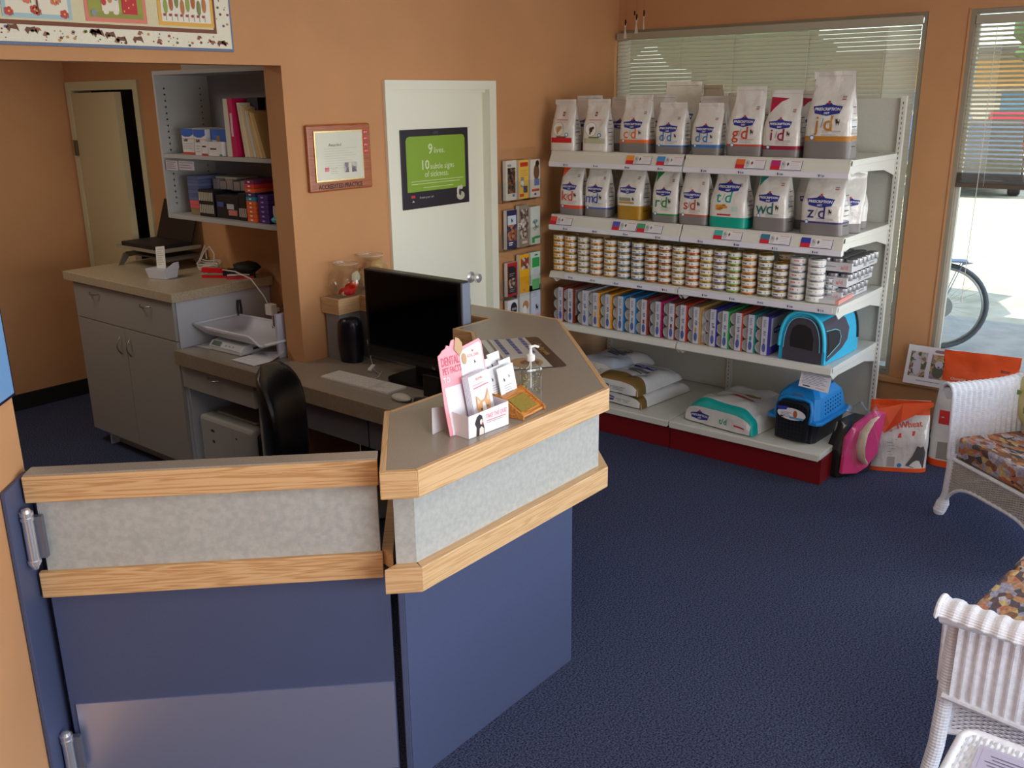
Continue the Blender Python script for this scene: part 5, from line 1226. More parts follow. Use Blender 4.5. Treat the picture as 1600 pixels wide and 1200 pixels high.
for i, (y0, w_, hh, cc, lb_) in enumerate(((4.060, .022, .262, (226, 214, 182), 'cream folder nearest the pink binder'), (4.036, .020, .245, (232, 224, 200), 'pale folder second from the pink binder'), (4.012, .022, .240, (222, 196, 140), 'manila folder in the middle of the leaning row'), (3.988, .018, .225, (205, 214, 226), 'bluish-white folder in the leaning row'), (3.964, .024, .225, (218, 186, 128), 'tan folder right of the bluish one'), (3.938, .022, .215, (224, 200, 150), 'manila folder second from the wall end'), (3.913, .022, .212, (206, 172, 112), 'darkest tan folder by the wall end'))):
    sbox('folder', lb_+', leaning to the left', y0-w_/2, y0+w_/2, 1.729, 1.729+hh, k_(*cc), 'folder', x0=2.885, x1=3.11, lean=.035+.006*i, grp='leaning folders on the upper hutch shelf')
z = 1.408
for i in range(7): sbox('pill_box', 'slate blue flat box, %s of the blue ones in the left pile' % ['lowest', 'second lowest', 'third lowest', 'middle', 'third highest', 'second highest', 'topmost'][i], 4.535, 4.640, z+.078+i*.0185, z+.078+i*.0185+.0175, k_(86, 98, 140) if i % 2 else k_(98, 108, 150), grp='flat boxes in the left pile')
for i in range(2): sbox('pill_box', ['coral pink flat box, lower of the pink pair', 'coral pink flat box, upper of the pink pair'][i], 4.530, 4.635, z+.034+i*.022, z+.034+i*.022+.021, k_(220, 95, 105), grp='flat boxes in the left pile')
sbox('pill_box', 'olive brown box at the foot of the left pile', 4.528, 4.632, z, z+.033, k_(140, 120, 84), grp='flat boxes in the left pile')
for i in range(3): sbox('pill_box', 'cream flat box in the back stack, %s' % ['lowest', 'middle', 'upper'][i], 4.33, 4.52, z+.13+i*.025, z+.13+i*.025+.022, k_(214, 210, 190), x0=3.0, x1=3.14, grp='cream boxes behind the black rack')
sbox('storage_carton', 'plain carton at the back of the lower hutch shelf', 4.33, 4.52, z, z+.128, k_(80, 76, 84), x0=3.02, x1=3.14)
def rack(label, y0, y1, n, rows, x=2.895):
    t = thing('slotted_rack', label, 'rack', (x, (y0+y1)/2, z)); D = (y1-y0)/2
    B(-.01, .16, -D, D, 0, .14).build('frame', k_(16, 15, 20), t, bev=.002)
    sl = MB()
    for r_ in range(rows):
        for i in range(n):
            y = D*.85-i*2*D*.85/max(1, n-1); sl.prof([(-.004, 0), (.004, 0), (.001, .045), (-.007, .045)], (-.0125, y, .018+r_*.065), (0, 1, 0), (0, 0, 1), (.003, 0, 0))
    sl.build('slot_card', k_(190, 182, 165), t)
rack('black slotted rack with two rows of pale cards, left of the pair', 4.39, 4.525, 8, 2)
rack('black slotted rack with one row of cards, right of the pair', 4.105, 4.165, 4, 1)
t = thing('black_tray', 'low black tray of small boxes between the slotted racks', 'tray', (2.93, 4.275, z)); B(-.04, .14, -.10, .10, 0, .12).build('tray_body', k_(20, 18, 26), t, bev=.002)
B(-.046, -.041, -.085, -.015, .02, .048).build('small_box', k_(205, 120, 110), t); B(-.046, -.041, -.06, -.005, .052, .078).build('small_box', k_(190, 190, 205), t); B(-.046, -.041, .03, .08, .06, .085).build('small_box', k_(70, 80, 150), t)
for i in range(6): sbox('silver_pack', 'silver foil pack, %s in the row above the black tray' % ['rightmost', 'second from right', 'third from right', 'third from left', 'second from left', 'leftmost'][i], 4.125+i*.062, 4.18+i*.062, z+.141, z+.185+.008*(i % 2), mat((150, 150, 158), .3, metal=.4), 'pack', x0=2.96, x1=3.08, grp='silver packs above the black racks')
for i, (cc, lb_) in enumerate((((235, 105, 50), 'bottom'), ((235, 105, 50), 'second'), ((235, 105, 50), 'third'), ((235, 105, 50), 'fourth'), ((235, 105, 50), 'fifth'), ((40, 140, 170), 'sixth'), ((60, 50, 110), 'seventh'), ((235, 105, 50), 'eighth'), ((225, 60, 60), 'ninth'), ((120, 40, 90), 'topmost'))):
    sbox('pill_box', '%s flat box, %s in the mostly orange pile' % (('orange', 'orange', 'orange', 'orange', 'orange', 'teal', 'indigo', 'bright orange', 'red', 'purple')[i], lb_), 4.010, 4.085, z+i*.0212, z+i*.0212+.020, k_(*cc), x0=2.875, grp='flat boxes in the orange pile', draw=lambda p, D, H_: p.rect(-D*.3, H_*.35, D*.2, H_*.7, WHT, .001, 1))
for i in range(6): sbox('pill_box', 'purple flat box, %s in the purple pile' % ['bottom', 'second', 'third', 'fourth', 'fifth', 'top'][i], 3.905, 3.985, z+i*.0235, z+i*.0235+.022, k_(78, 40, 130), x0=2.875, grp='flat boxes in the purple pile', draw=lambda p, D, H_: p.rect(-D*.4, H_*.35, D*.1, H_*.7, k_(180, 160, 220), .001, 1))
sbox('storage_carton', 'green patterned carton at the back right of the lower shelf', 3.86, 4.02, z, z+.225, vor('grn', [(70, 100, 70), (90, 80, 90), (110, 140, 110)], 30), x0=3.02, x1=3.14)
t = thing('teal_pouch', 'small turquoise pouch at the right end of the lower hutch shelf', 'pouch', (2.885, 3.845, z+.012)); MB().blob((0, 0, .012), .03, .045, .018).build('pouch', k_(80, 190, 205), t, smooth=True)
t = thing('white_roll', 'crumpled white tissue roll right of the purple boxes', 'roll', (2.91, 3.865, z)); MB().lathe([(.004, 0), (.03, .001), (.032, .03), (.03, .06), (.004, .061)], (0.0, 0, .03), 12).build('roll', k_(200, 200, 180), t)
# box on top of the hutch
t = thing('flat_carton', 'long flat pale carton lying on top of the wall shelf unit', 'carton', (3.0, 4.1, 2.156)); B(-.10, .12, -.30, .48, 0, .035).build('box', k_(180, 176, 165), t, bev=.002)

# items on the cabinet
t = thing('laptop_stand', 'grey two-tier metal stand under the laptop', 'stand', (3.02, 5.2, 1.056), R90)
SG = mat((120, 112, 98), .45, metal=.3)
MB().rbox(-.24, .24, -.16, .14, .105, .122, .03).build('upper_tray', mat((150, 142, 122), .45), t)
MB().rbox(-.21, .22, -.12, .13, .065, .075, .02).build('lower_tray', mat((80, 74, 66), .45), t)
for s_ in (-1, 1):
    lg = MB(); lg.prof([(-.17, 0), (-.14, 0), (-.10, .045), (.08, .048), (.12, 0), (.15, 0), (.13, .07), (-.13, .07)], (s_*.20-.006, 0, 0), (0, 1, 0), (0, 0, 1), (.012, 0, 0)); lg.build('leg', SG, t)
t = thing('laptop', 'open black laptop on the grey metal stand in the hall', 'laptop', (3.02, 5.19, 1.179), R90)
MB().rbox(-.19, .19, -.15, .10, 0, .022, .012).build('base', k_(22, 20, 24), t)
MB().obox((0, .135, .14), (.19, 0, 0), (0, .0035, .0), (0, .045, .125)).build('screen_lid', k_(12, 11, 14), t)
p = P(plane((0, -.02, .0225), (1, 0, 0), (0, 1, 0))); p.rect(-.16, -.02, .16, .09, k_(35, 33, 36), .0005, 1); p.rect(-.045, -.11, .045, -.045, k_(44, 42, 44), .0005, 1); p.build('keyboard_deck', None, t)
t = thing('receipt_box', 'small white box holding an upright paper slip on the hall cabinet', 'box', (2.785, 4.785, 1.056), R90+.25)
bx = MB(); bx.prism([(-.075, -.045), (.05, -.045), (.05, .045), (-.075, .045)], 0, .055, [(-.088, -.055), (.058, -.055), (.058, .055), (-.088, .055)]); bx.build('tray', k_(206, 206, 214), t, bev=.002)
MB().prof([(-.05, .05), (.055, .05), (.055, .085), (.02, .085), (-.05, .056)], (.056, 0, 0), (0, 1, 0), (0, 0, 1), (.004, 0, 0)).build('raised_side', k_(206, 206, 214), t)
p = P(plane((-.008, -.01, .05), (1, 0, .12), (-.12, .18, 1))); p.rect(-.034, 0, .034, .125, k_(235, 232, 222), .0, 1); p.lines(-.024, .026, .112, 8, .012, .0025, k_(160, 155, 150), .001, .4); p.build('paper_slip', None, t)
def stapler(label, x, y, rz, blk=False):
    t = thing('stapler', label, 'stapler', (x, y, 1.056), rz); RD = mat((215, 18, 28), .3)
    MB().rbox(-.075, .075, -.018, .018, 0, .012, .008).build('base', RD, t)
    MB().prof([(-.075, .03), (.07, .022), (.075, .04), (.04, .052), (-.07, .056)], (0, -.014, 0), (1, 0, 0), (0, 0, 1), (0, .028, 0)).build('arm', RD if not blk else BLACKM, t, bev=.003)
    MB().box(-.072, .05, -.008, .008, .016, .026).build('magazine', CHROME, t); MB().rbox(.05, .08, -.017, .017, 0, .04, .006).build('hinge_block', BLACKM, t)
stapler('red stapler lying on the hall cabinet beside the coiled cord', 2.96, 4.56, -1.0)
stapler('red-based punch with a black top near the cabinet corner', 3.03, 4.42, -.7, True)
t = thing('black_pouch', 'black lumpy device resting on the red punch', 'device', (3.08, 4.43, 1.075)); MB().blob((0, 0, .035), .07, .085, .033, jit=.2).build('body', BLACKM, t, smooth=True)
t = thing('cord_coil', 'coiled white cord with charger on the hall cabinet', 'cord', (3.07, 4.78, 1.058))
cc = []
for i in range(64): a = i*.42; cc.append((.055*math.cos(a)*(1+.1*math.sin(i)), .085*math.sin(a)*(1+.08*math.cos(i*1.7)), .006+.0007*i+.006*math.sin(i*1.3)))
MB().tube(cc, .0035, 6).build('cable', k_(222, 216, 204), t, smooth=True)
MB().rbox(-.02, .03, -.04, .04, .0, .028, .006).build('charger_block', k_(222, 220, 212), t)
MB().tube([(-.01, .1, .02), (.03, .08, .10), (.04, .04, .13), (.04, .0, .09), (.02, -.02, .03)], .0035, 6).build('cable', k_(222, 216, 204), t, smooth=True)
MB().tube([(.02, .14, .03), (.05, .10, .13), (.02, .05, .06)], .0035, 6).build('cable', k_(222, 216, 204), t, smooth=True)
t = thing('white_cable', 'white cable draped from the hall cabinet down to the wall end', 'cable', (3.0, 4.4, 1.06))
MB().tube([(.07, .3, .01), (-.02, .12, .04), (-.06, -.06, .055), (-.06, -.20, .03), (-.06, -.30, -.05), (-.06, -.36, -.13), (-.07, -.37, -.20), (-.08, -.42, -.23), (-.06, -.50, -.22)], .0035, 6).build('cable', k_(222, 216, 204), t, smooth=True)
t = thing('wall_adapter', 'white power adapter and clear bottle hanging by the wall end', 'adapter', (2.93, 4.03, .94)); MB().rbox(-.02, .02, -.025, .03, -.02, .035, .006).build('adapter', k_(225, 222, 214), t)
t = thing('clear_bottle', 'clear plastic bottle standing on the desk under the cabinet corner', 'bottle', (2.98, 4.05, .753)); MB().lathe([(.03, 0), (.034, .01), (.034, .10), (.028, .13), (.012, .16), (.012, .175)], (0, 0, 0), 16).build('bottle', mat((70, 66, 66), .2), t, smooth=True); MB().lathe([(.014, .172), (.014, .19)], (0, 0, 0), 12).build('cap', k_(210, 210, 205), t)
t = thing('black_loop', 'black cable loop hanging on the side of the hall cabinet', 'cable', (2.96, 4.36, .90)); MB().tube([(0, 0, -.09), (-.012, 0, 0), (-.008, 0, .05), (.008, 0, .05), (.012, 0, 0), (.004, 0, -.09)], .006, 6).build('cable', BLACK, t, smooth=True)
# scale with tray
t = thing('pet_scale', 'white baby-style weighing scale with a curved tray on the desk', 'scale', (2.775, 4.10, .753), R90+.03)
SW = mat((214, 218, 222), .3); b = MB(); b.prof([(-.10, .0), (.02, .0), (.13, .0), (.13, .048), (-.02, .052), (-.075, .046), (-.098, .022)], (-.15, 0, 0), (0, 1, 0), (0, 0, 1), (.27, 0, 0)); b.build('base', SW, t, bev=.006)
p = P(plane((-.01, -.088, .034), (1, 0, 0), (0, .70, .70))); p.rect(-.115, -.010, -.045, .016, k_(84, 96, 84), .003, 1)
for i in range(3): p.oval(.0+.03*i, .0, .006, .005, k_(150, 150, 160), .003, 8)
p.rect(-.12, -.018, .10, -.016, LTX, .003, 1); p.build('display_panel', None, t)
B(.10, .24, -.03, .14, .0, .006).build('base_plate', k_(205, 206, 200), t); MB().box(.1205, .122, -.02, .09, .02, .032).build('side_print', DKT, t)
tr_ = MB()
def trf(a, b):
    x = (a-.5)*2; y = (b-.5)*2
    k = max(abs(x)**5*(1 if x < 0 else .55), abs(y)**4*(1 if x < .55 else 1-.75*sm(x, .55, .95)))
    return (x*.30*(1-.02*abs(y))+.03, .045+y*.150*(1-.06*x*x), .056+.062*k)
tr_.grid(trf, 40, 28); to = tr_.build('weighing_tray', mat((222, 222, 232), .3), t, smooth=True); q_ = to.modifiers.new('s', 'SOLIDIFY'); q_.thickness = .006
rim = [trf(i/24, 0) for i in range(25)]+[trf(1, i/16) for i in range(1, 17)]+[trf(1-i/24, 1) for i in range(1, 25)]+[trf(0, 1-i/16) for i in range(1, 16)]
MB().tube(rim, .006, 6, closed=True).build('tray_rim', mat((232, 232, 242), .3), t, smooth=True)
# papers
t = thing('paper_sheet', 'white paper lying under the scale at its left', 'paper', (2.70, 4.28, .7535), .1); B(-.03, .10, -.06, .08, 0, .001).build('sheet', PAPER, t)
t = thing('paper_sheet', 'white paper curling up against the wall end', 'paper', (2.72, 3.86, .754), 0)
MB().grid(lambda a, b: (-.11+.19*a, .10-.19*b, .001+.09*max(0, (a+b*.4)-.85)**1.6), 12, 12).build('sheet', PAPER, t, smooth=True)
t = thing('leaning_board', 'white upright board leaning on the wall end behind the scale tray', 'board', (2.83, 3.80, .754)); B(-.055, .10, -.016, .0, 0, .225).build('board', k_(196, 196, 214), t)
# printer under the desk
t = thing('printer', 'grey-white office printer under the desk with black side', 'printer', (2.87, 4.03, 0), R90)
PG = k_(176, 176, 170); b = MB(); b.box(-.27, .20, -.27, .22, .02, .40); b.build('body', PG, t, bev=.02)
MB().box(.17, .235, -.24, .2, .03, .37).build('black_side', BLACKM, t, bev=.012); B(-.20, .14, -.2, .18, .40, .415).build('top_cover', k_(160, 158, 152), t, bev=.006)
p = P(plane((-.27, -.27, 0), (1, 0, 0), (0, 0, 1))); p.rect(.30, .02, .303, .38, LTX, .001, 1); p.rect(.0, .14, .30, .143, LTX, .001, 1); p.oval(.12, .33, .018, .008, DKT, .001); p.oval(.12, .27, .012, .009, DKT, .001); p.oval(.33, .33, .008, .006, DKT, .001); p.build('front_panel', None, t)
t = thing('white_box', 'low white box on the floor left of the printer', 'box', (2.55, 4.36, 0)); B(-.05, .08, -.06, .04, 0, .05).build('box', k_(205, 200, 190), t, bev=.003)

# monitor, keyboard, mouse, speaker, phone
t = thing('computer_monitor', 'large black computer monitor facing into the reception', 'monitor', (2.90, 2.955, .753), R90)
B(-.305, .305, 0, .055, .075, .497).build('housing', mat((12, 12, 14), .35), t, bev=.006)
p = P(plane((0, -.0, 0), (1, 0, 0), (0, 0, 1))); p.rect(-.285, .105, .285, .482, mat((3, 3, 4), .08), .0008, 1); p.build('screen', None, t)
B(.296, .309, .006, .058, .09, .49).build('side_grille', mat((110, 116, 135), .4), t, bev=.003); B(-.2, .29, .055, .085, .14, .42).build('rear_bulge', BLACKM, t, bev=.01)
B(-.05, .05, .06, .10, .0, .30).build('stand_post', BLACKM, t, bev=.006)
MB().rbox(-.13, .15, -.07, .17, 0, .014, .05, 6).build('stand_foot', BLACK, t); p = P(plane((0, -.001, 0), (1, 0, 0), (0, 0, 1))); p.text('hp', .13, .088, .02, k_(170, 170, 175), .0008); p.build('logo', None, t)
t = thing('keyboard', 'slim white keyboard with a number pad in front of the monitor', 'keyboard', (2.742, 3.13, .753), R90+.02)
MB().rbox(-.222, .222, -.062, .062, 0, .008, .008).build('base', k_(205, 202, 198), t)
kk = MB()
KW = k_(226, 224, 220)
for r_ in range(6):
    y = .047-r_*.0188
    for c in range(20):
        x = -.211+c*.0222
        if c in (14,) or (r_ == 3 and c in (15, 16, 17 - 3)) or (r_ == 4 and c == 15): continue
        kk.box(x-.0095, x+.0095, y-.0078, y+.0078, .008, .0105)
kk.build('keys', KW, t)['kind'] = 'stuff'
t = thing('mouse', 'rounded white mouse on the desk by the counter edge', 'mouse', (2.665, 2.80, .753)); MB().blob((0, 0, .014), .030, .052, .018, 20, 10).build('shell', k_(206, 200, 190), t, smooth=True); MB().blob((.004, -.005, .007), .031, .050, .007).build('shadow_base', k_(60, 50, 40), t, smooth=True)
t = thing('speaker', 'black oval desktop speaker beneath the oak ledge', 'speaker', (2.975, 3.465, .753))
MB().grid(lambda a, b: ((.042+.016*math.sin(PI*(.15+.7*b)))*math.cos(2*PI*a)*(1 if b < .97 else .8), (.052+.02*math.sin(PI*(.15+.7*b)))*math.sin(2*PI*a)*(1 if b < .97 else .8), .215*b), 28, 14, closed=True).lathe([(.04, .214), (.0005, .216)], (0, 0, 0), 20).build('cabinet', mat((14, 16, 32), .28), t, smooth=True)
t = thing('computer_cable', 'thin white cords looping beneath the monitor to the keyboard', 'cord', (2.9, 3.25, .756))
MB().tube([(.08, .1, .12), (.06, .06, .04), (.02, .0, .003), (-.01, -.06, .003), (-.03, -.10, .004), (.0, -.08, .01), (-.06, -.12, .004), (-.12, -.13, .003), (-.10, -.10, .003)], .0018, 6).build('cable', k_(200, 198, 196), t, smooth=True)
MB().obox((-.01, -.02, .02), (.025, .012, .004), (-.004, .008, 0), (0, 0, .004)).build('plug', k_(230, 230, 235), t)
t = thing('desk_phone', 'black telephone half hidden behind the pink leaflet stand', 'phone', (2.66, 2.56, .753), .4)
MB().rbox(-.07, .07, -.09, .09, 0, .035, .02).build('body', BLACKM, t); MB().tube([(-.05, -.09, .05), (-.05, -.05, .06), (-.05, .05, .06), (-.05, .09, .05)], [.022, .014, .014, .022], 10).build('handset', BLACK, t, smooth=True)
t = thing('black_box', 'small black box standing under the monitor edge', 'box', (2.80, 2.72, .753)); B(-.03, .03, -.05, .05, 0, .10).build('body', BLACK, t, bev=.004)

# jars on the ledge
def jar(label, x, y, z, s_, lid, fill):
    t = thing('glass_jar', label, 'jar', (x, y, z))
    pr = [(.045*s_, 0), (.075*s_, .008*s_), (.095*s_, .04*s_), (.100*s_, .075*s_), (.090*s_, .12*s_), (.066*s_, .145*s_), (.060*s_, .155*s_), (.066*s_, .165*s_), (.066*s_, .178*s_)]
    b = MB(); b.lathe(pr, n=28); b.f = b.f[:-1]; b.mi = b.mi[:-1]; b.build('glass', glass_mat('jar', (250, 250, 247), .12, .03), t, smooth=True)
    MB().tube([(.067*s_*math.cos(i*PI/12), .067*s_*math.sin(i*PI/12), .176*s_) for i in range(24)], .003, 6, closed=True).build('rim', mat((226, 224, 214), .2, alpha=.45), t, smooth=True)
    for nm, m_, blobs in fill:
        q = MB()
        for c, rr in blobs: q.blob((c[0]*s_, c[1]*s_, c[2]*s_), rr[0]*s_, rr[1]*s_, rr[2]*s_, 10, 6, jit=.4)
        q.build(nm, m_, t, smooth=True)
    if lid: MB().lathe([(.0005, -.004), (.055, -.004), (.058, 0), (.055, .004), (.0005, .006)], (0, 0, 0), 24).build('round_label', k_(214, 190, 140), t)
    return t
jar('squat glass jar with red toys on the left end of the oak ledge', 3.025, 3.53, 1.067, .92, False, [('red_toy', k_(215, 20, 30), [((-.01, -.02, .03), (.06, .04, .022)), ((.03, .0, .04), (.04, .03, .03))]), ('orange_toy', k_(225, 90, 40), [((.03, -.03, .06), (.03, .02, .015))]), ('cream_biscuit', k_(210, 200, 170), [((-.045, -.03, .025), (.02, .015, .015)), ((.04, -.035, .10), (.03, .012, .03))])])
jar('larger glass jar behind the monitor with tan biscuits inside', 3.215, 3.555, 1.067, 1.0, False, [('tan_biscuit', k_(205, 170, 110), [((.03, -.02, .12), (.045, .03, .035)), ((-.02, .02, .06), (.05, .05, .05))])])
p = P(lambda u_, v, h: Vector((3.025+math.sin(u_/.093)*(.094+h), 3.53-math.cos(u_/.093)*(.094+h), 1.067+v)))
# office chair
oc = thing('office_chair', 'black padded office chair seen past its curved backrest', 'chair', (2.30, 2.745, 0), math.radians(-52))
def chb(mb, n_, m_, **k): return mb.build(n_, m_, oc, **k)
bk = MB()
def cback(a, b):   # local x = forwards of the chair
    th = 2*PI*a; zz = -1+2*b; hw = .225*(max(0, 1-abs(zz)**3.2))**.45+.002; tk = .045*(max(0, 1-abs(zz)**3))**.5+.002
    y = hw*math.cos(th); x = tk*math.sin(th)
    return (-.20+x-.14*(zz*.5+.5)+.05*(y/.225)**2+.03*math.sin(zz*2.2), y, .74+.27*zz)
bk.grid(cback, 28, 20, closed=True); chb(bk, 'backrest', LEATHER, smooth=True)
MB().tube([cback(0.0, b/16) for b in range(1, 16)], .010, 8).build('edge_piping', mat((52, 40, 40), .3), oc, smooth=True)
se = MB(); se.blob((0.02, 0, .46), .25, .25, .055, 28, 10, e=.6); chb(se, 'seat', LEATHER, smooth=True)
chb(MB().tube([(-.05, 0, .41), (-.24, 0, .42), (-.29, 0, .55), (-.28, 0, .70)], .018, 8), 'back_bracket', BLACKM); chb(MB().tube([(0, 0, .08), (0, 0, .41)], .028, 12), 'gas_column', BLACKM)
for i in range(5):
    a = i*2*PI/5; l_ = MB().tube([(0, 0, .11), (.30*math.cos(a), .30*math.sin(a), .07)], [.028, .018], 8); lo_ = chb(l_, 'leg', BLACKM)
    MB().lathe([(.026, -.02), (.026, .02)], (.30*math.cos(a), .30*math.sin(a), .028), 12, 'x').build('castor', BLACK, lo_)

# ---- counter-top things
TZ = 1.0668
t = thing('leaflet_stand', 'pink and white cardboard leaflet stand about dental pet facts', 'leaflet stand', (1.948, 1.757, TZ), math.radians(-3)); t.scale = (.72, .74, .86)
PKL = k_(245, 165, 180); PKW = k_(240, 236, 244); CB = 0.16
def stf(u_, v, h): return Vector((u_, -.03+v*.20-h, v*.98))
bkb = MB(); prof_ = [(-.145, 0), (.02, 0), (.115, .0), (.105, .285), (.092, .30), (-.03, .283), (-.045, .318), (-.062, .316), (-.075, .298), (-.09, .304), (-.10, .294), (-.118, .290), (-.128, .282), (-.145, .275), (-.150, .10)]
bkb.map = stf; bkb.use(PKL); n_ = len(prof_); bkb.add([stf(a, b, 0) for a, b in prof_]+[stf(a, b, -.003) for a, b in prof_], [tuple(range(n_)), tuple(reversed(range(n_, 2*n_)))]+[(i, n_+i, n_+(i+1) % n_, (i+1) % n_) for i in range(n_)])
bkb.build('backboard', None, t)
p = P(stf); p.poly([(-.04, .0), (.105, 0), (.097, .280), (.087, .290), (-.028, .272)], PKW, .0012)
p.poly([(-.128, .0), (-.04, 0), (-.04, .165), (-.135, .165)], PKW, .0010)
p.text('DENTAL', -.083, .252, .042, k_(205, 90, 115), .0018, off=.01, fit=.098); p.text('PET FACTS', -.080, .220, .032, k_(205, 90, 115), .0018, off=.01, fit=.102); p.text('TO', -.118, .190, .026, PKW, .0018, off=.01)
p.text('ROYAL CANIN', .045, .250, .016, k_(225, 90, 90), .0018, off=.005, fit=.065); p.rect(.04, .262, .05, .268, k_(225, 90, 90), .0018, 1); p.cat(.05, .225, .008, DKT, .0018)
p.poly([(-.056, .285), (-.040, .325), (-.022, .318), (-.008, .300), (-.012, .275), (-.030, .258)], k_(196, 158, 118), .004); p.oval(-.008, .245, .013, .020, k_(196, 158, 118), .004, 10)
p.build('printed_board', None, t)
lf = MB()
for i in range(5):
    o_ = -.052-.004*i
    lf.use(k_(214+i*5, 212+i*5, 228+i*3)); lf.obox((.012+.004*i, o_+.025, .105), (.058, 0, .006), (0, .0012, 0), (-.006, .016, .085))
lf.build('leaflet', None, t)
p = P(plane((.028, -.0450, .100), (1, 0, .10), (-.06, .19, 1))); p.text('ROYAL', .0, .075, .012, k_(225, 100, 90), .003, off=.01); p.rect(-.04, .045, .045, .048, ROSE, .003, 1); p.rect(-.04, .055, .02, .058, k_(240, 190, 200), .003, 1)
FX = k_(225, 165, 110); p.poly([(-.038, -.025), (-.034, .022), (-.010, -.004), (.014, -.002), (.036, .030), (.040, -.022), (.030, -.055), (.0, -.066), (-.028, -.055)], FX, .003); p.poly([(-.033, -.01), (-.031, .012), (-.018, -.006)], k_(240, 205, 190), .0036); p.poly([(.022, -.006), (.033, .018), (.034, -.012)], k_(240, 205, 190), .0036); p.poly([(-.006, -.01), (.008, -.01), (.014, -.045), (-.012, -.045)], k_(245, 240, 236), .004)
p.oval(-.016, -.032, .004, .004, DKT, .0042, 8); p.oval(.020, -.030, .004, .004, k_(110, 130, 150), .0042, 8); p.build('front_leaflet_print', None, t)
po = MB(); po.use(k_(236, 234, 242)); po.prof([(-.118, 0), (.118, 0), (.118, .085), (-.118, .078)], (0, -.105, 0), (1, 0, 0), (0, 0, 1), (0, .002, 0)); po.prof([(-.105, 0), (.0, 0), (.04, .09), (-.105, .085)], (.116, 0, 0), (0, 1, 0), (0, 0, 1), (.002, 0, 0)); po.prof([(-.105, 0), (.0, 0), (.0, .08), (-.105, .078)], (-.118, 0, 0), (0, 1, 0), (0, 0, 1), (.002, 0, 0)); po.build('front_pocket', None, t)
p = P(plane((0, -.105, 0), (1, 0, 0), (0, 0, 1))); p.text('TAKE THE QUIZ', .045, .058, .022, k_(240, 140, 165), .001, off=.01, fit=.125); p.rect(-.015, .040, .10, .043, ROSE, .001, 1); p.rect(-.015, .034, .085, .036, LTX, .001, 1)
p.poly([(-.075, .0), (-.072, .03), (-.082, .045), (-.070, .066), (-.055, .074), (-.040, .066), (-.034, .04), (-.028, .022), (-.028, 0)], k_(42, 38, 44), .0012); p.poly([(-.058, .0), (-.056, .024), (-.044, .030), (-.032, .020), (-.032, 0)], k_(225, 215, 205), .0016); p.oval(-.046, .046, .008, .010, k_(225, 215, 205), .0016, 8); p.oval(-.040, .037, .005, .004, k_(180, 60, 60), .002, 8)
p.build('printed_pocket', None, t)
t = thing('tent_card', 'blank white folded card behind the pink leaflet stand', 'card', (1.845, 1.795, TZ), math.radians(5)); t.scale = (.7, .8, .8)
MB().prof([(-.03, 0), (.10, 0), (.10, .08), (-.012, .095)], (0, 0, 0), (1, -.0, 0), (0, .12, 1), (0, .001, 0)).build('card_face', k_(214, 214, 220), t)
# business-card holder
t = thing('card_holder', 'oak business card holder with a brass plate full of white cards', 'card holder', (2.140, 1.722, TZ), math.radians(6)); t.scale = (.80, .88, .92)
OKH = wood('oak_h', (205, 140, 68), (168, 100, 40), 'x', rough=.35)
MB().prof([(-.055, 0), (.13, 0), (.13, .07), (.10, .07), (.028, .058), (-.055, .008)], (-.075, 0, 0), (0, 1, 0), (0, 0, 1), (.15, 0, 0)).build('block', OKH, t, bev=.002)
for s_ in (-1, 1): MB().prof([(-.062, 0), (.135, 0), (.135, .078), (.03, .068), (-.062, .014)], (s_*.077-.003, 0, 0), (0, 1, 0), (0, 0, 1), (.006, 0, 0)).build('side_rail', OKH, t)
p = P(plane((0, -.052, .0115), (1, 0, 0), (0, .857, .515))); p.rect(-.056, .012, .056, .078, mat((176, 150, 70), .35, metal=.5, var=.15, vs=200), .0012, 1); p.build('brass_plate', None, t)
for i, (x, y, zz) in enumerate(((.008, .045, .052), (-.038, .066, .060), (.044, .070, .070), (-.060, .092, .085), (.012, .098, .095))):
    q = P(plane((x, y, zz), (1, 0, 0), (0, .22, 1))); W = .040 if i else .056
    q.rect(-W, -.01, W, .095 if i else .10, PAPER, 0, 1); q.rect(-W, -.01, W, .095 if i else .10, PAPER, -.003, 1); q.cat(-.02, .055, .008, DKT, .001); q.cat(.016, .062, .006, DKT, .001); q.lines(-.028, .028, .035, 5, .008, .0016, LTX, .001)
    q.build('business_card', None, t)
# sanitiser
t = thing('sanitizer_bottle', 'clear pump bottle of hand gel behind the card holder', 'bottle', (2.315, 1.815, TZ), -.45); t.scale = (.85, .85, .86)
b = MB(); b.grid(lambda a, c: ((.045*math.copysign(abs(math.cos(2*PI*a))**.6, math.cos(2*PI*a)))*(1-sm(c, .78, 1)*.68), (.028*math.copysign(abs(math.sin(2*PI*a))**.6, math.sin(2*PI*a)))*(1-sm(c, .78, 1)*.5), c*.125), 24, 14, closed=True)
b.build('bottle', glass_mat('gel', (240, 244, 240), .22, .06), t, smooth=True)
bb = MB()
for i in range(26): bb.blob((random.uniform(-.034, .034), random.uniform(-.018, .018), random.uniform(.01, .075)), .0022, .0022, .0022, 6, 4)
q_ = bb.build('gel_bubbles', mat((235, 225, 130), .1, spec=1), t, smooth=True); q_['kind'] = 'stuff'
MB().lathe([(.016, .128), (.017, .13), (.017, .150), (.010, .153), (.007, .156), (.006, .175), (.008, .178), (.008, .186), (.003, .188)], (0, 0, 0), 16).tube([(0, 0, .182), (.018, -.004, .184), (.032, -.006, .178)], .005, 8).build('pump', k_(240, 240, 240), t, smooth=True)
MB().tube([(0, 0, .02), (0, 0, .13)], .004, 6).build('dip_tube', k_(225, 225, 220), t)
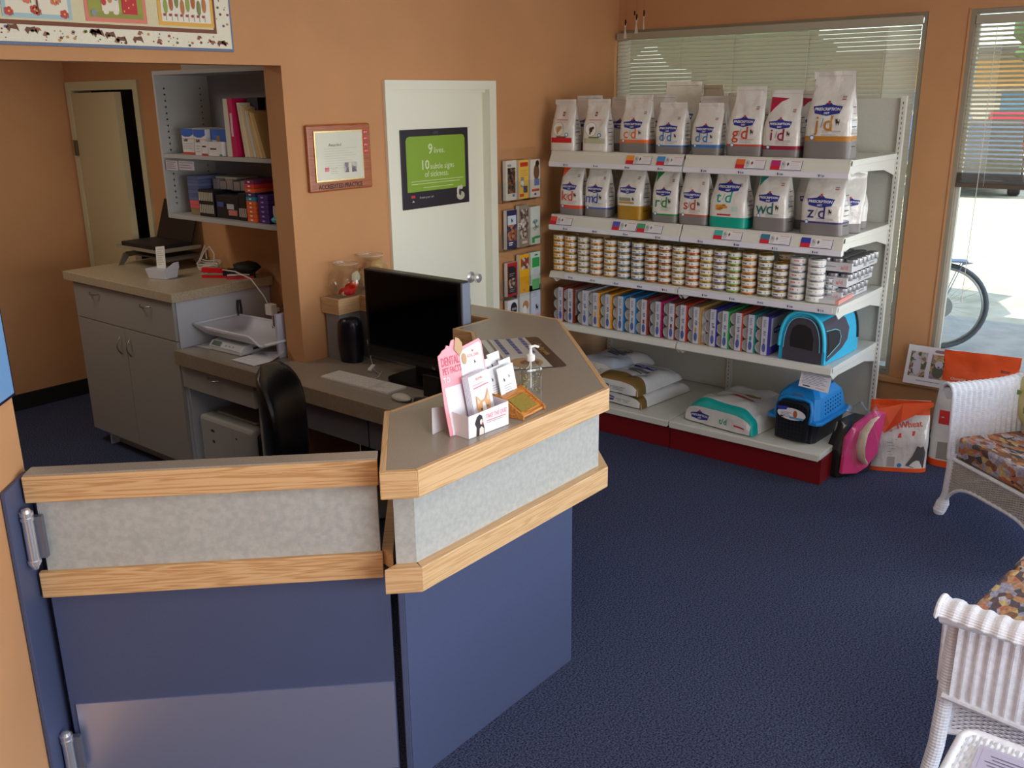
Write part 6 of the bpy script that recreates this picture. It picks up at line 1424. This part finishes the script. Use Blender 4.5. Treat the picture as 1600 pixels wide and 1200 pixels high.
p = P(plane((0, -.0285, .0), (1, 0, 0), (0, 0, 1))); p.text('INSTANT', .008, .088, .011, k_(60, 70, 70), .0006); p.text('HAND GEL', .008, .074, .009, k_(60, 70, 70), .0006); p.build('lettering', None, t)
# chart mat on the counter
import math as _m
tt = thing('paper_chart', 'glossy brown and white feeding chart lying flat on the counter', 'chart', (2.677, 2.162, TZ), math.atan2(-.784, -.62))
p = MB(); p.map = plane((0, 0, 0), (1, 0, 0), (0, 1, 0)); p.h = .0
Wc, Hc = .225, .135
DB = mat((62, 46, 34), .25)
p.use(DB).rbox(-Wc, Wc, -Hc, Hc, 0, .0012, .02)
GC = mat((198, 198, 194), .25)
p.rect(-Wc+.004, -Hc+.030, Wc-.004, Hc-.055, GC, .0018, 1)
p.rect(-Wc+.004, -Hc+.056, Wc-.004, -Hc+.066, mat((110, 104, 90), .3), .0022, 1)
for i in range(3):
    for j in range(6): p.rect(-Wc+.012+j*.040, -.050+i*.050, -Wc+.044+j*.040, -.034+i*.050, k_(80, 84, 145), .0026, 1)
for i in range(11): p.rect(-Wc+.01, -.058+i*.0125, .06, -.0565+i*.0125, k_(160, 158, 152), .0022, 1)
p.oval(.145, .0, .065, .062, k_(176, 140, 100), .003); p.oval(.150, .012, .034, .036, k_(126, 82, 56), .0034)
p.text('Feeding guide', -.02, Hc-.028, .030, k_(190, 150, 80), .0026, off=.01)
p.build('sheet', None, tt)

# ================================================================== wicker furniture
WK = mat((236, 240, 250), .55, var=.06, vs=60); WKG = mat((196, 190, 182), .6, var=.08, vs=60)
FLOR = vor('floral', [(190, 138, 92), (140, 92, 62), (168, 162, 186), (204, 176, 120), (96, 72, 74), (184, 140, 112), (156, 152, 172), (76, 76, 84), (190, 112, 80), (196, 188, 196)], 26, (1, 2.0, 1.5))
def weave(mb, fn, nrm, U, V, rows, per, amp=.004, th=.0016, hh=.54, steps=6, alt=False):
    """strands across U at 'rows' heights, bulging over stakes spaced 'per'"""
    nst = max(1, int(U/per)); n = nst*steps; dv = V/rows
    for r_ in range(rows):
        v = (r_+.5)*dv; ph_ = PI*(r_ % 2) if alt else 0; vs = []
        for i in range(n+1):
            u_ = U*i/n; a = amp*math.cos(2*PI*u_/per/1.0+ph_) if not alt else amp*math.cos(PI*u_/per+ph_)
            c = Vector(fn(u_, v)); c2 = Vector(fn(u_, min(V, v+dv*.5))); c1 = Vector(fn(u_, max(0, v-dv*.5))); nv = Vector(nrm(u_, v)); dz = (c2-c1)*hh
            o_ = c+nv*a; vs += [o_-dz-nv*th*.2, o_+nv*th, o_+dz-nv*th*.2, o_-nv*th]
        fs = [(i*4+k, i*4+(k+1) % 4, (i+1)*4+(k+1) % 4, (i+1)*4+k) for i in range(n) for k in range(4)]
        mb.add(vs, fs)
def wick_tube(mb, pts, r_, n=12, wrap=.004):
    """tube with spiral-wrap ridges"""
    P_ = [Vector(p) for p in pts]; out = []; rr = []; tot = sum((P_[i+1]-P_[i]).length for i in range(len(P_)-1)); k = 0
    rs = r_ if isinstance(r_, (list, tuple)) else [r_]*len(P_)
    for i in range(len(P_)-1):
        m_ = max(2, int((P_[i+1]-P_[i]).length/wrap))
        for j in range(m_):
            t_ = j/m_; out.append(P_[i].lerp(P_[i+1], t_)); rr.append((rs[i]*(1-t_)+rs[i+1]*t_)*(1.0 if k % 2 else .955)); k += 1
    out.append(P_[-1]); rr.append(rs[-1]); return mb.tube(out, rr, n)
def smooth_pts(pts, m_=5):
    P_ = [Vector(p) for p in pts]; out = []
    for i in range(len(P_)-1):
        p0 = P_[max(0, i-1)]; p1 = P_[i]; p2 = P_[i+1]; p3 = P_[min(len(P_)-1, i+2)]
        for j in range(m_):
            t_ = j/m_; out.append(.5*((2*p1)+(-p0+p2)*t_+(2*p0-5*p1+4*p2-p3)*t_*t_+(-p0+3*p1-3*p2+p3)*t_**3))
    out.append(P_[-1]); return out
def wicker_seat(name, label, x, y, rz, W, D, seat_z, arm_h, cat, near=False, n_cush=1, arch=True):
    """local: front edge along +x from 0..W at y=0, depth to +y"""
    t = thing(name, label, cat, (x, y, 0), rz)
    SZ = seat_z
    # legs
    for i, (lx, ly) in enumerate(((0.0, 0.0), (W, 0.0), (0.02, D), (W-.02, D))):
        lg = MB(); sx = -1 if lx < W/2 else 1
        if near: wick_tube(lg, [(lx+sx*.03, ly-.012, 0), (lx+sx*.018, ly, .12), (lx, ly, .26), (lx, ly, SZ), (lx, ly, arm_h-.03)] if i < 2 else [(lx, ly+.02, 0), (lx, ly, .3), (lx, ly, SZ)], .024, 14, .005)
        else: wick_tube(lg, [(lx+sx*.03, ly-.01, 0), (lx+sx*.028, ly-.01, .02), (lx+sx*.022, ly, .06), (lx+sx*.016, ly, .085), (lx+sx*.008, ly, .12), (lx, ly, .26), (lx, ly, SZ)], [.024, .030, .031, .022, .02, .021, .022], 14, .006)
        lg.build('leg', WK, t, smooth=False)
    # aprons with an arched lower edge
    def apron(p0, p1, zt, z_end, z_mid, nm):
        p0, p1 = Vector(p0), Vector(p1); U = (p1-p0).length; d = (p1-p0)/U; nr = Vector((d.y, -d.x, 0)); b = MB()
        V = 1.0
        def fn(u_, v):
            a = u_/U; zb = z_mid-(z_mid-z_end)*abs(2*a-1)**4.5; q = p0+d*u_; return (q.x, q.y, zb+(zt-zb)*v)
        weave(b, fn, lambda u_, v: nr, U, V, 22, .016, .003, .0016, alt=True, steps=2)
        o = b.build(nm, WKG if not near else WK, t); o['kind'] = 'stuff'
        e = MB(); e.tube([fn(U*i/24, 0) for i in range(25)], .009, 8); e.tube([fn(U*i/24, 1) for i in range(25)], .010, 8)
        e.build(nm+'_edge', WK, o)
    apron((0, -.005, 0), (W, -.005, 0), SZ-.02, .09, SZ-.135, 'front_apron')
    apron((W, 0, 0), (W, D, 0), SZ-.02, .16, SZ-.16, 'side_apron'); apron((0, D, 0), (0, 0, 0), SZ-.02, .16, SZ-.16, 'side_apron')
    B(.0, W, .01, D, SZ-.035, SZ-.015).build('seat_deck', WKG, t)
    # arms: panel + rolled top, flaring outwards
    for s_, x0 in ((-1, 0), (1, W)):
        b = MB()
        def prf(v):    # v 0..1 up the panel then over the roll
            if v < .62:
                k = v/.62; return (x0+s_*(.0+.02*k), SZ-.02+(arm_h-.045-SZ+.02)*k)
            k = (v-.62)/.38; a = PI*.95*k+PI; return (x0+s_*(.02+.042)+s_*.042*math.cos(a), arm_h-.045-.05*math.sin(a))
        def fn(u_, v):
            px, pz = prf(v); a = u_/(D+.02); return (px+s_*.0, -.02+u_, pz+.09*a**5*max(0, (pz-SZ)/(arm_h-SZ)))
        def nr(u_, v):
            if v < .62: return (-s_, 0, 0)
            k = (v-.62)/.38; a = PI*.95*k+PI; return (s_*math.cos(a), 0, -math.sin(a))
        per = .040 if near else .030
        weave(b, fn, nr, D+.02, 1.0, 52, per, .0030, .0016, hh=.52, steps=6)
        o = b.build('arm_panel', WK, t); o['kind'] = 'stuff'
        e = MB(); e.tube([Vector(fn(0, i/24))+Vector((0, -.003, 0)) for i in range(25)], .008, 8)
        q = smooth_pts([fn(0, v) for v in (0, .3, .62, .75, .87, 1)], 3)
        # braid down the front face of the arm
        for i in range(26):
            p_ = Vector(fn(0, i/25)); e.blob((p_.x+s_*.0015*(1 if i % 2 else -1), p_.y-.004, p_.z), .006, .006, .009, 6, 4)
        e.build('arm_braid', WK, o)
        e = MB(); cz = arm_h-.045
        e.tube([(x0+s_*(.062), -.02, cz-.0), (x0+s_*.062, D*.6, cz+.03)], .030, 12); e.build('arm_core', WK, o)
        if near:
            # outer side skirt of the arm, woven
            b2 = MB(); weave(b2, lambda u_, v: (x0+s_*.030, .02+u_, .30+(arm_h-.07-.30)*v), lambda u_, v: (s_, 0, 0), D-.02, 1.0, 60, .030, .0028, .0016, hh=.55, steps=6)
            o2 = b2.build('outer_skirt', WK, t); o2['kind'] = 'stuff'
            MB().tube([(x0+s_*.03, .0, .30), (x0+s_*.03, D, .30)], .010, 8).build('skirt_edge', WK, o2)
            bk_ = MB().box(x0+s_*.018-.002, x0+s_*.018+.002, .02, D, .31, arm_h-.07); bk_.build('skirt_backing', WKG, o2)
    # back
    b = MB(); bh = arm_h+.24
    def fnb(u_, v): a = (u_/W-.5)*2; return (u_, D+.03*(1-a*a)+.06*v, SZ+(bh-.10*abs(a)**3-SZ)*v)
    weave(b, fnb, lambda u_, v: (0, -1, 0), W, 1.0, 50, .034, .0035, .0016, steps=4)
    o = b.build('back_panel', WK, t); o['kind'] = 'stuff'
    MB().tube([fnb(W*i/30, 1) for i in range(31)], .028, 10).build('back_roll', WK, o, smooth=True)
    # cushions
    cw = (W-.03)/n_cush
    for i in range(n_cush):
        c = MB(); x0, x1 = .015+i*cw, .015+(i+1)*cw-.004
        def fc(a, b_):
            pass
        c.rbox(x0, x1, -.045 if near else .0, D-.02, SZ-.01, SZ+.095, .03, 5)
        c.build('seat_cushion', FLOR, t, bev=.014, smooth=True, seg=3)
    return t
a1 = wicker_seat('wicker_armchair', 'white wicker armchair with a floral cushion by the window', 4.61, 1.02, math.atan2(-.79, -.61), .60, .52, .325, .66, 'armchair')
# cushion against the back of the armchair
t = thing('leaf_pillow', 'pale yellow pillow with a green leaf in the wicker armchair', 'pillow', (4.86, .70, .425), math.atan2(-.79, -.61))
MB().blob((0, 0, .15), .19, .055, .155, 24, 12, e=.55).build('pillow_case', k_(214, 204, 140), t, smooth=True)
p = P(plane((0, -.058, .15), (1, 0, 0), (0, 0, 1)))
for cx, cz, q in ((-.12, .03, .3), (-.05, -.03, 1.2), (.06, .04, -.4)):
    p.poly([(cx+.034*math.cos(q)*a-.016*math.sin(q)*b_, cz+.034*math.sin(q)*a+.016*math.cos(q)*b_) for a, b_ in ((-1, 0), (-.3, .9), (.5, .7), (1, 0), (.4, -.7), (-.4, -.8))], k_(110, 150, 60), .004)
p.build('leaf_print', None, t)
wicker_seat('wicker_settee', 'white wicker settee with floral cushions nearest the camera at right', 3.925, .390, math.radians(174.3), 1.28, .52, .35, .625, 'settee', near=True, n_cush=2)
# wicker side table with a magazine
t = thing('wicker_table', 'white wicker side table at the lower right corner', 'table', (1.92, .02, 0))
b = MB(); Wt, Dt = .32, .36
def ft(u_, v): return (-Wt+u_, -Dt+v*2*Dt, .478)
weave(b, ft, lambda u_, v: (0, 0, 1), 2*Wt, 1.0, 60, .020, .0022, .0016, alt=True, steps=2)
o = b.build('woven_top', WK, t); o['kind'] = 'stuff'
MB().rbox(-Wt, Wt, -Dt, Dt, .455, .474, .04).build('top_board', WKG, t)
loop = []
for cx, cy_, a in ((Wt-.04, Dt-.04, 0), (-Wt+.04, Dt-.04, PI/2), (-Wt+.04, -Dt+.04, PI), (Wt-.04, -Dt+.04, 1.5*PI)):
    for i in range(7): q = a+PI/2*i/6; loop.append((cx+.04*math.cos(q), cy_+.04*math.sin(q), .474))
MB().tube(loop, .012, 8, closed=True).build('rim', WK, t, smooth=True)
sk = MB(); 
for k in range(9): sk.tube([(p_[0]*(.985), p_[1]*(.985), .458-k*.012) for p_ in loop], .0055, 6, closed=True)
q_ = sk.build('woven_skirt', WK, t); q_['kind'] = 'stuff'
for sx in (-1, 1):
    for sy_ in (-1, 1): wick_tube(MB(), [(sx*.27, sy_*.31, 0), (sx*.27, sy_*.31, .45)], .02, 12, .006).build('leg', WK, t)
t = thing('magazine', 'open magazine on the wicker side table', 'magazine', (2.06, .14, .4825), math.radians(2))
B(-.13, .13, -.2, .19, 0, .006).build('pages', k_(196, 190, 214), t)
p = P(plane((0, 0, .006), (0, 1, 0), (-1, 0, 0))); p.rect(-.19, -.12, .18, .12, k_(190, 184, 210), .0006, 1)
for c in range(3): p.lines(-.17+c*.12, -.07+c*.12, .10, 16, .013, .004, k_(110, 105, 130), .0012, .2)
p.build('print', None, t)

# ================================================================== unseen housings made up for the two ceiling fill lights
for i, (x, y, sx, sy_, zc) in enumerate(((1.2, .6, .64, .30, 2.9), (1.6, 5.1, .5, .25, 2.9))):
    t = thing('fill_light_box', ['white ceiling box added above the waiting room fill light', 'white ceiling box added above the hall fill light'][i], 'light', (x, y, zc))
    B(-sx, sx, -sy_, sy_, -.04, -.001).build('housing', WHITE, t, bev=.004)
print('objects', len(bpy.data.objects))
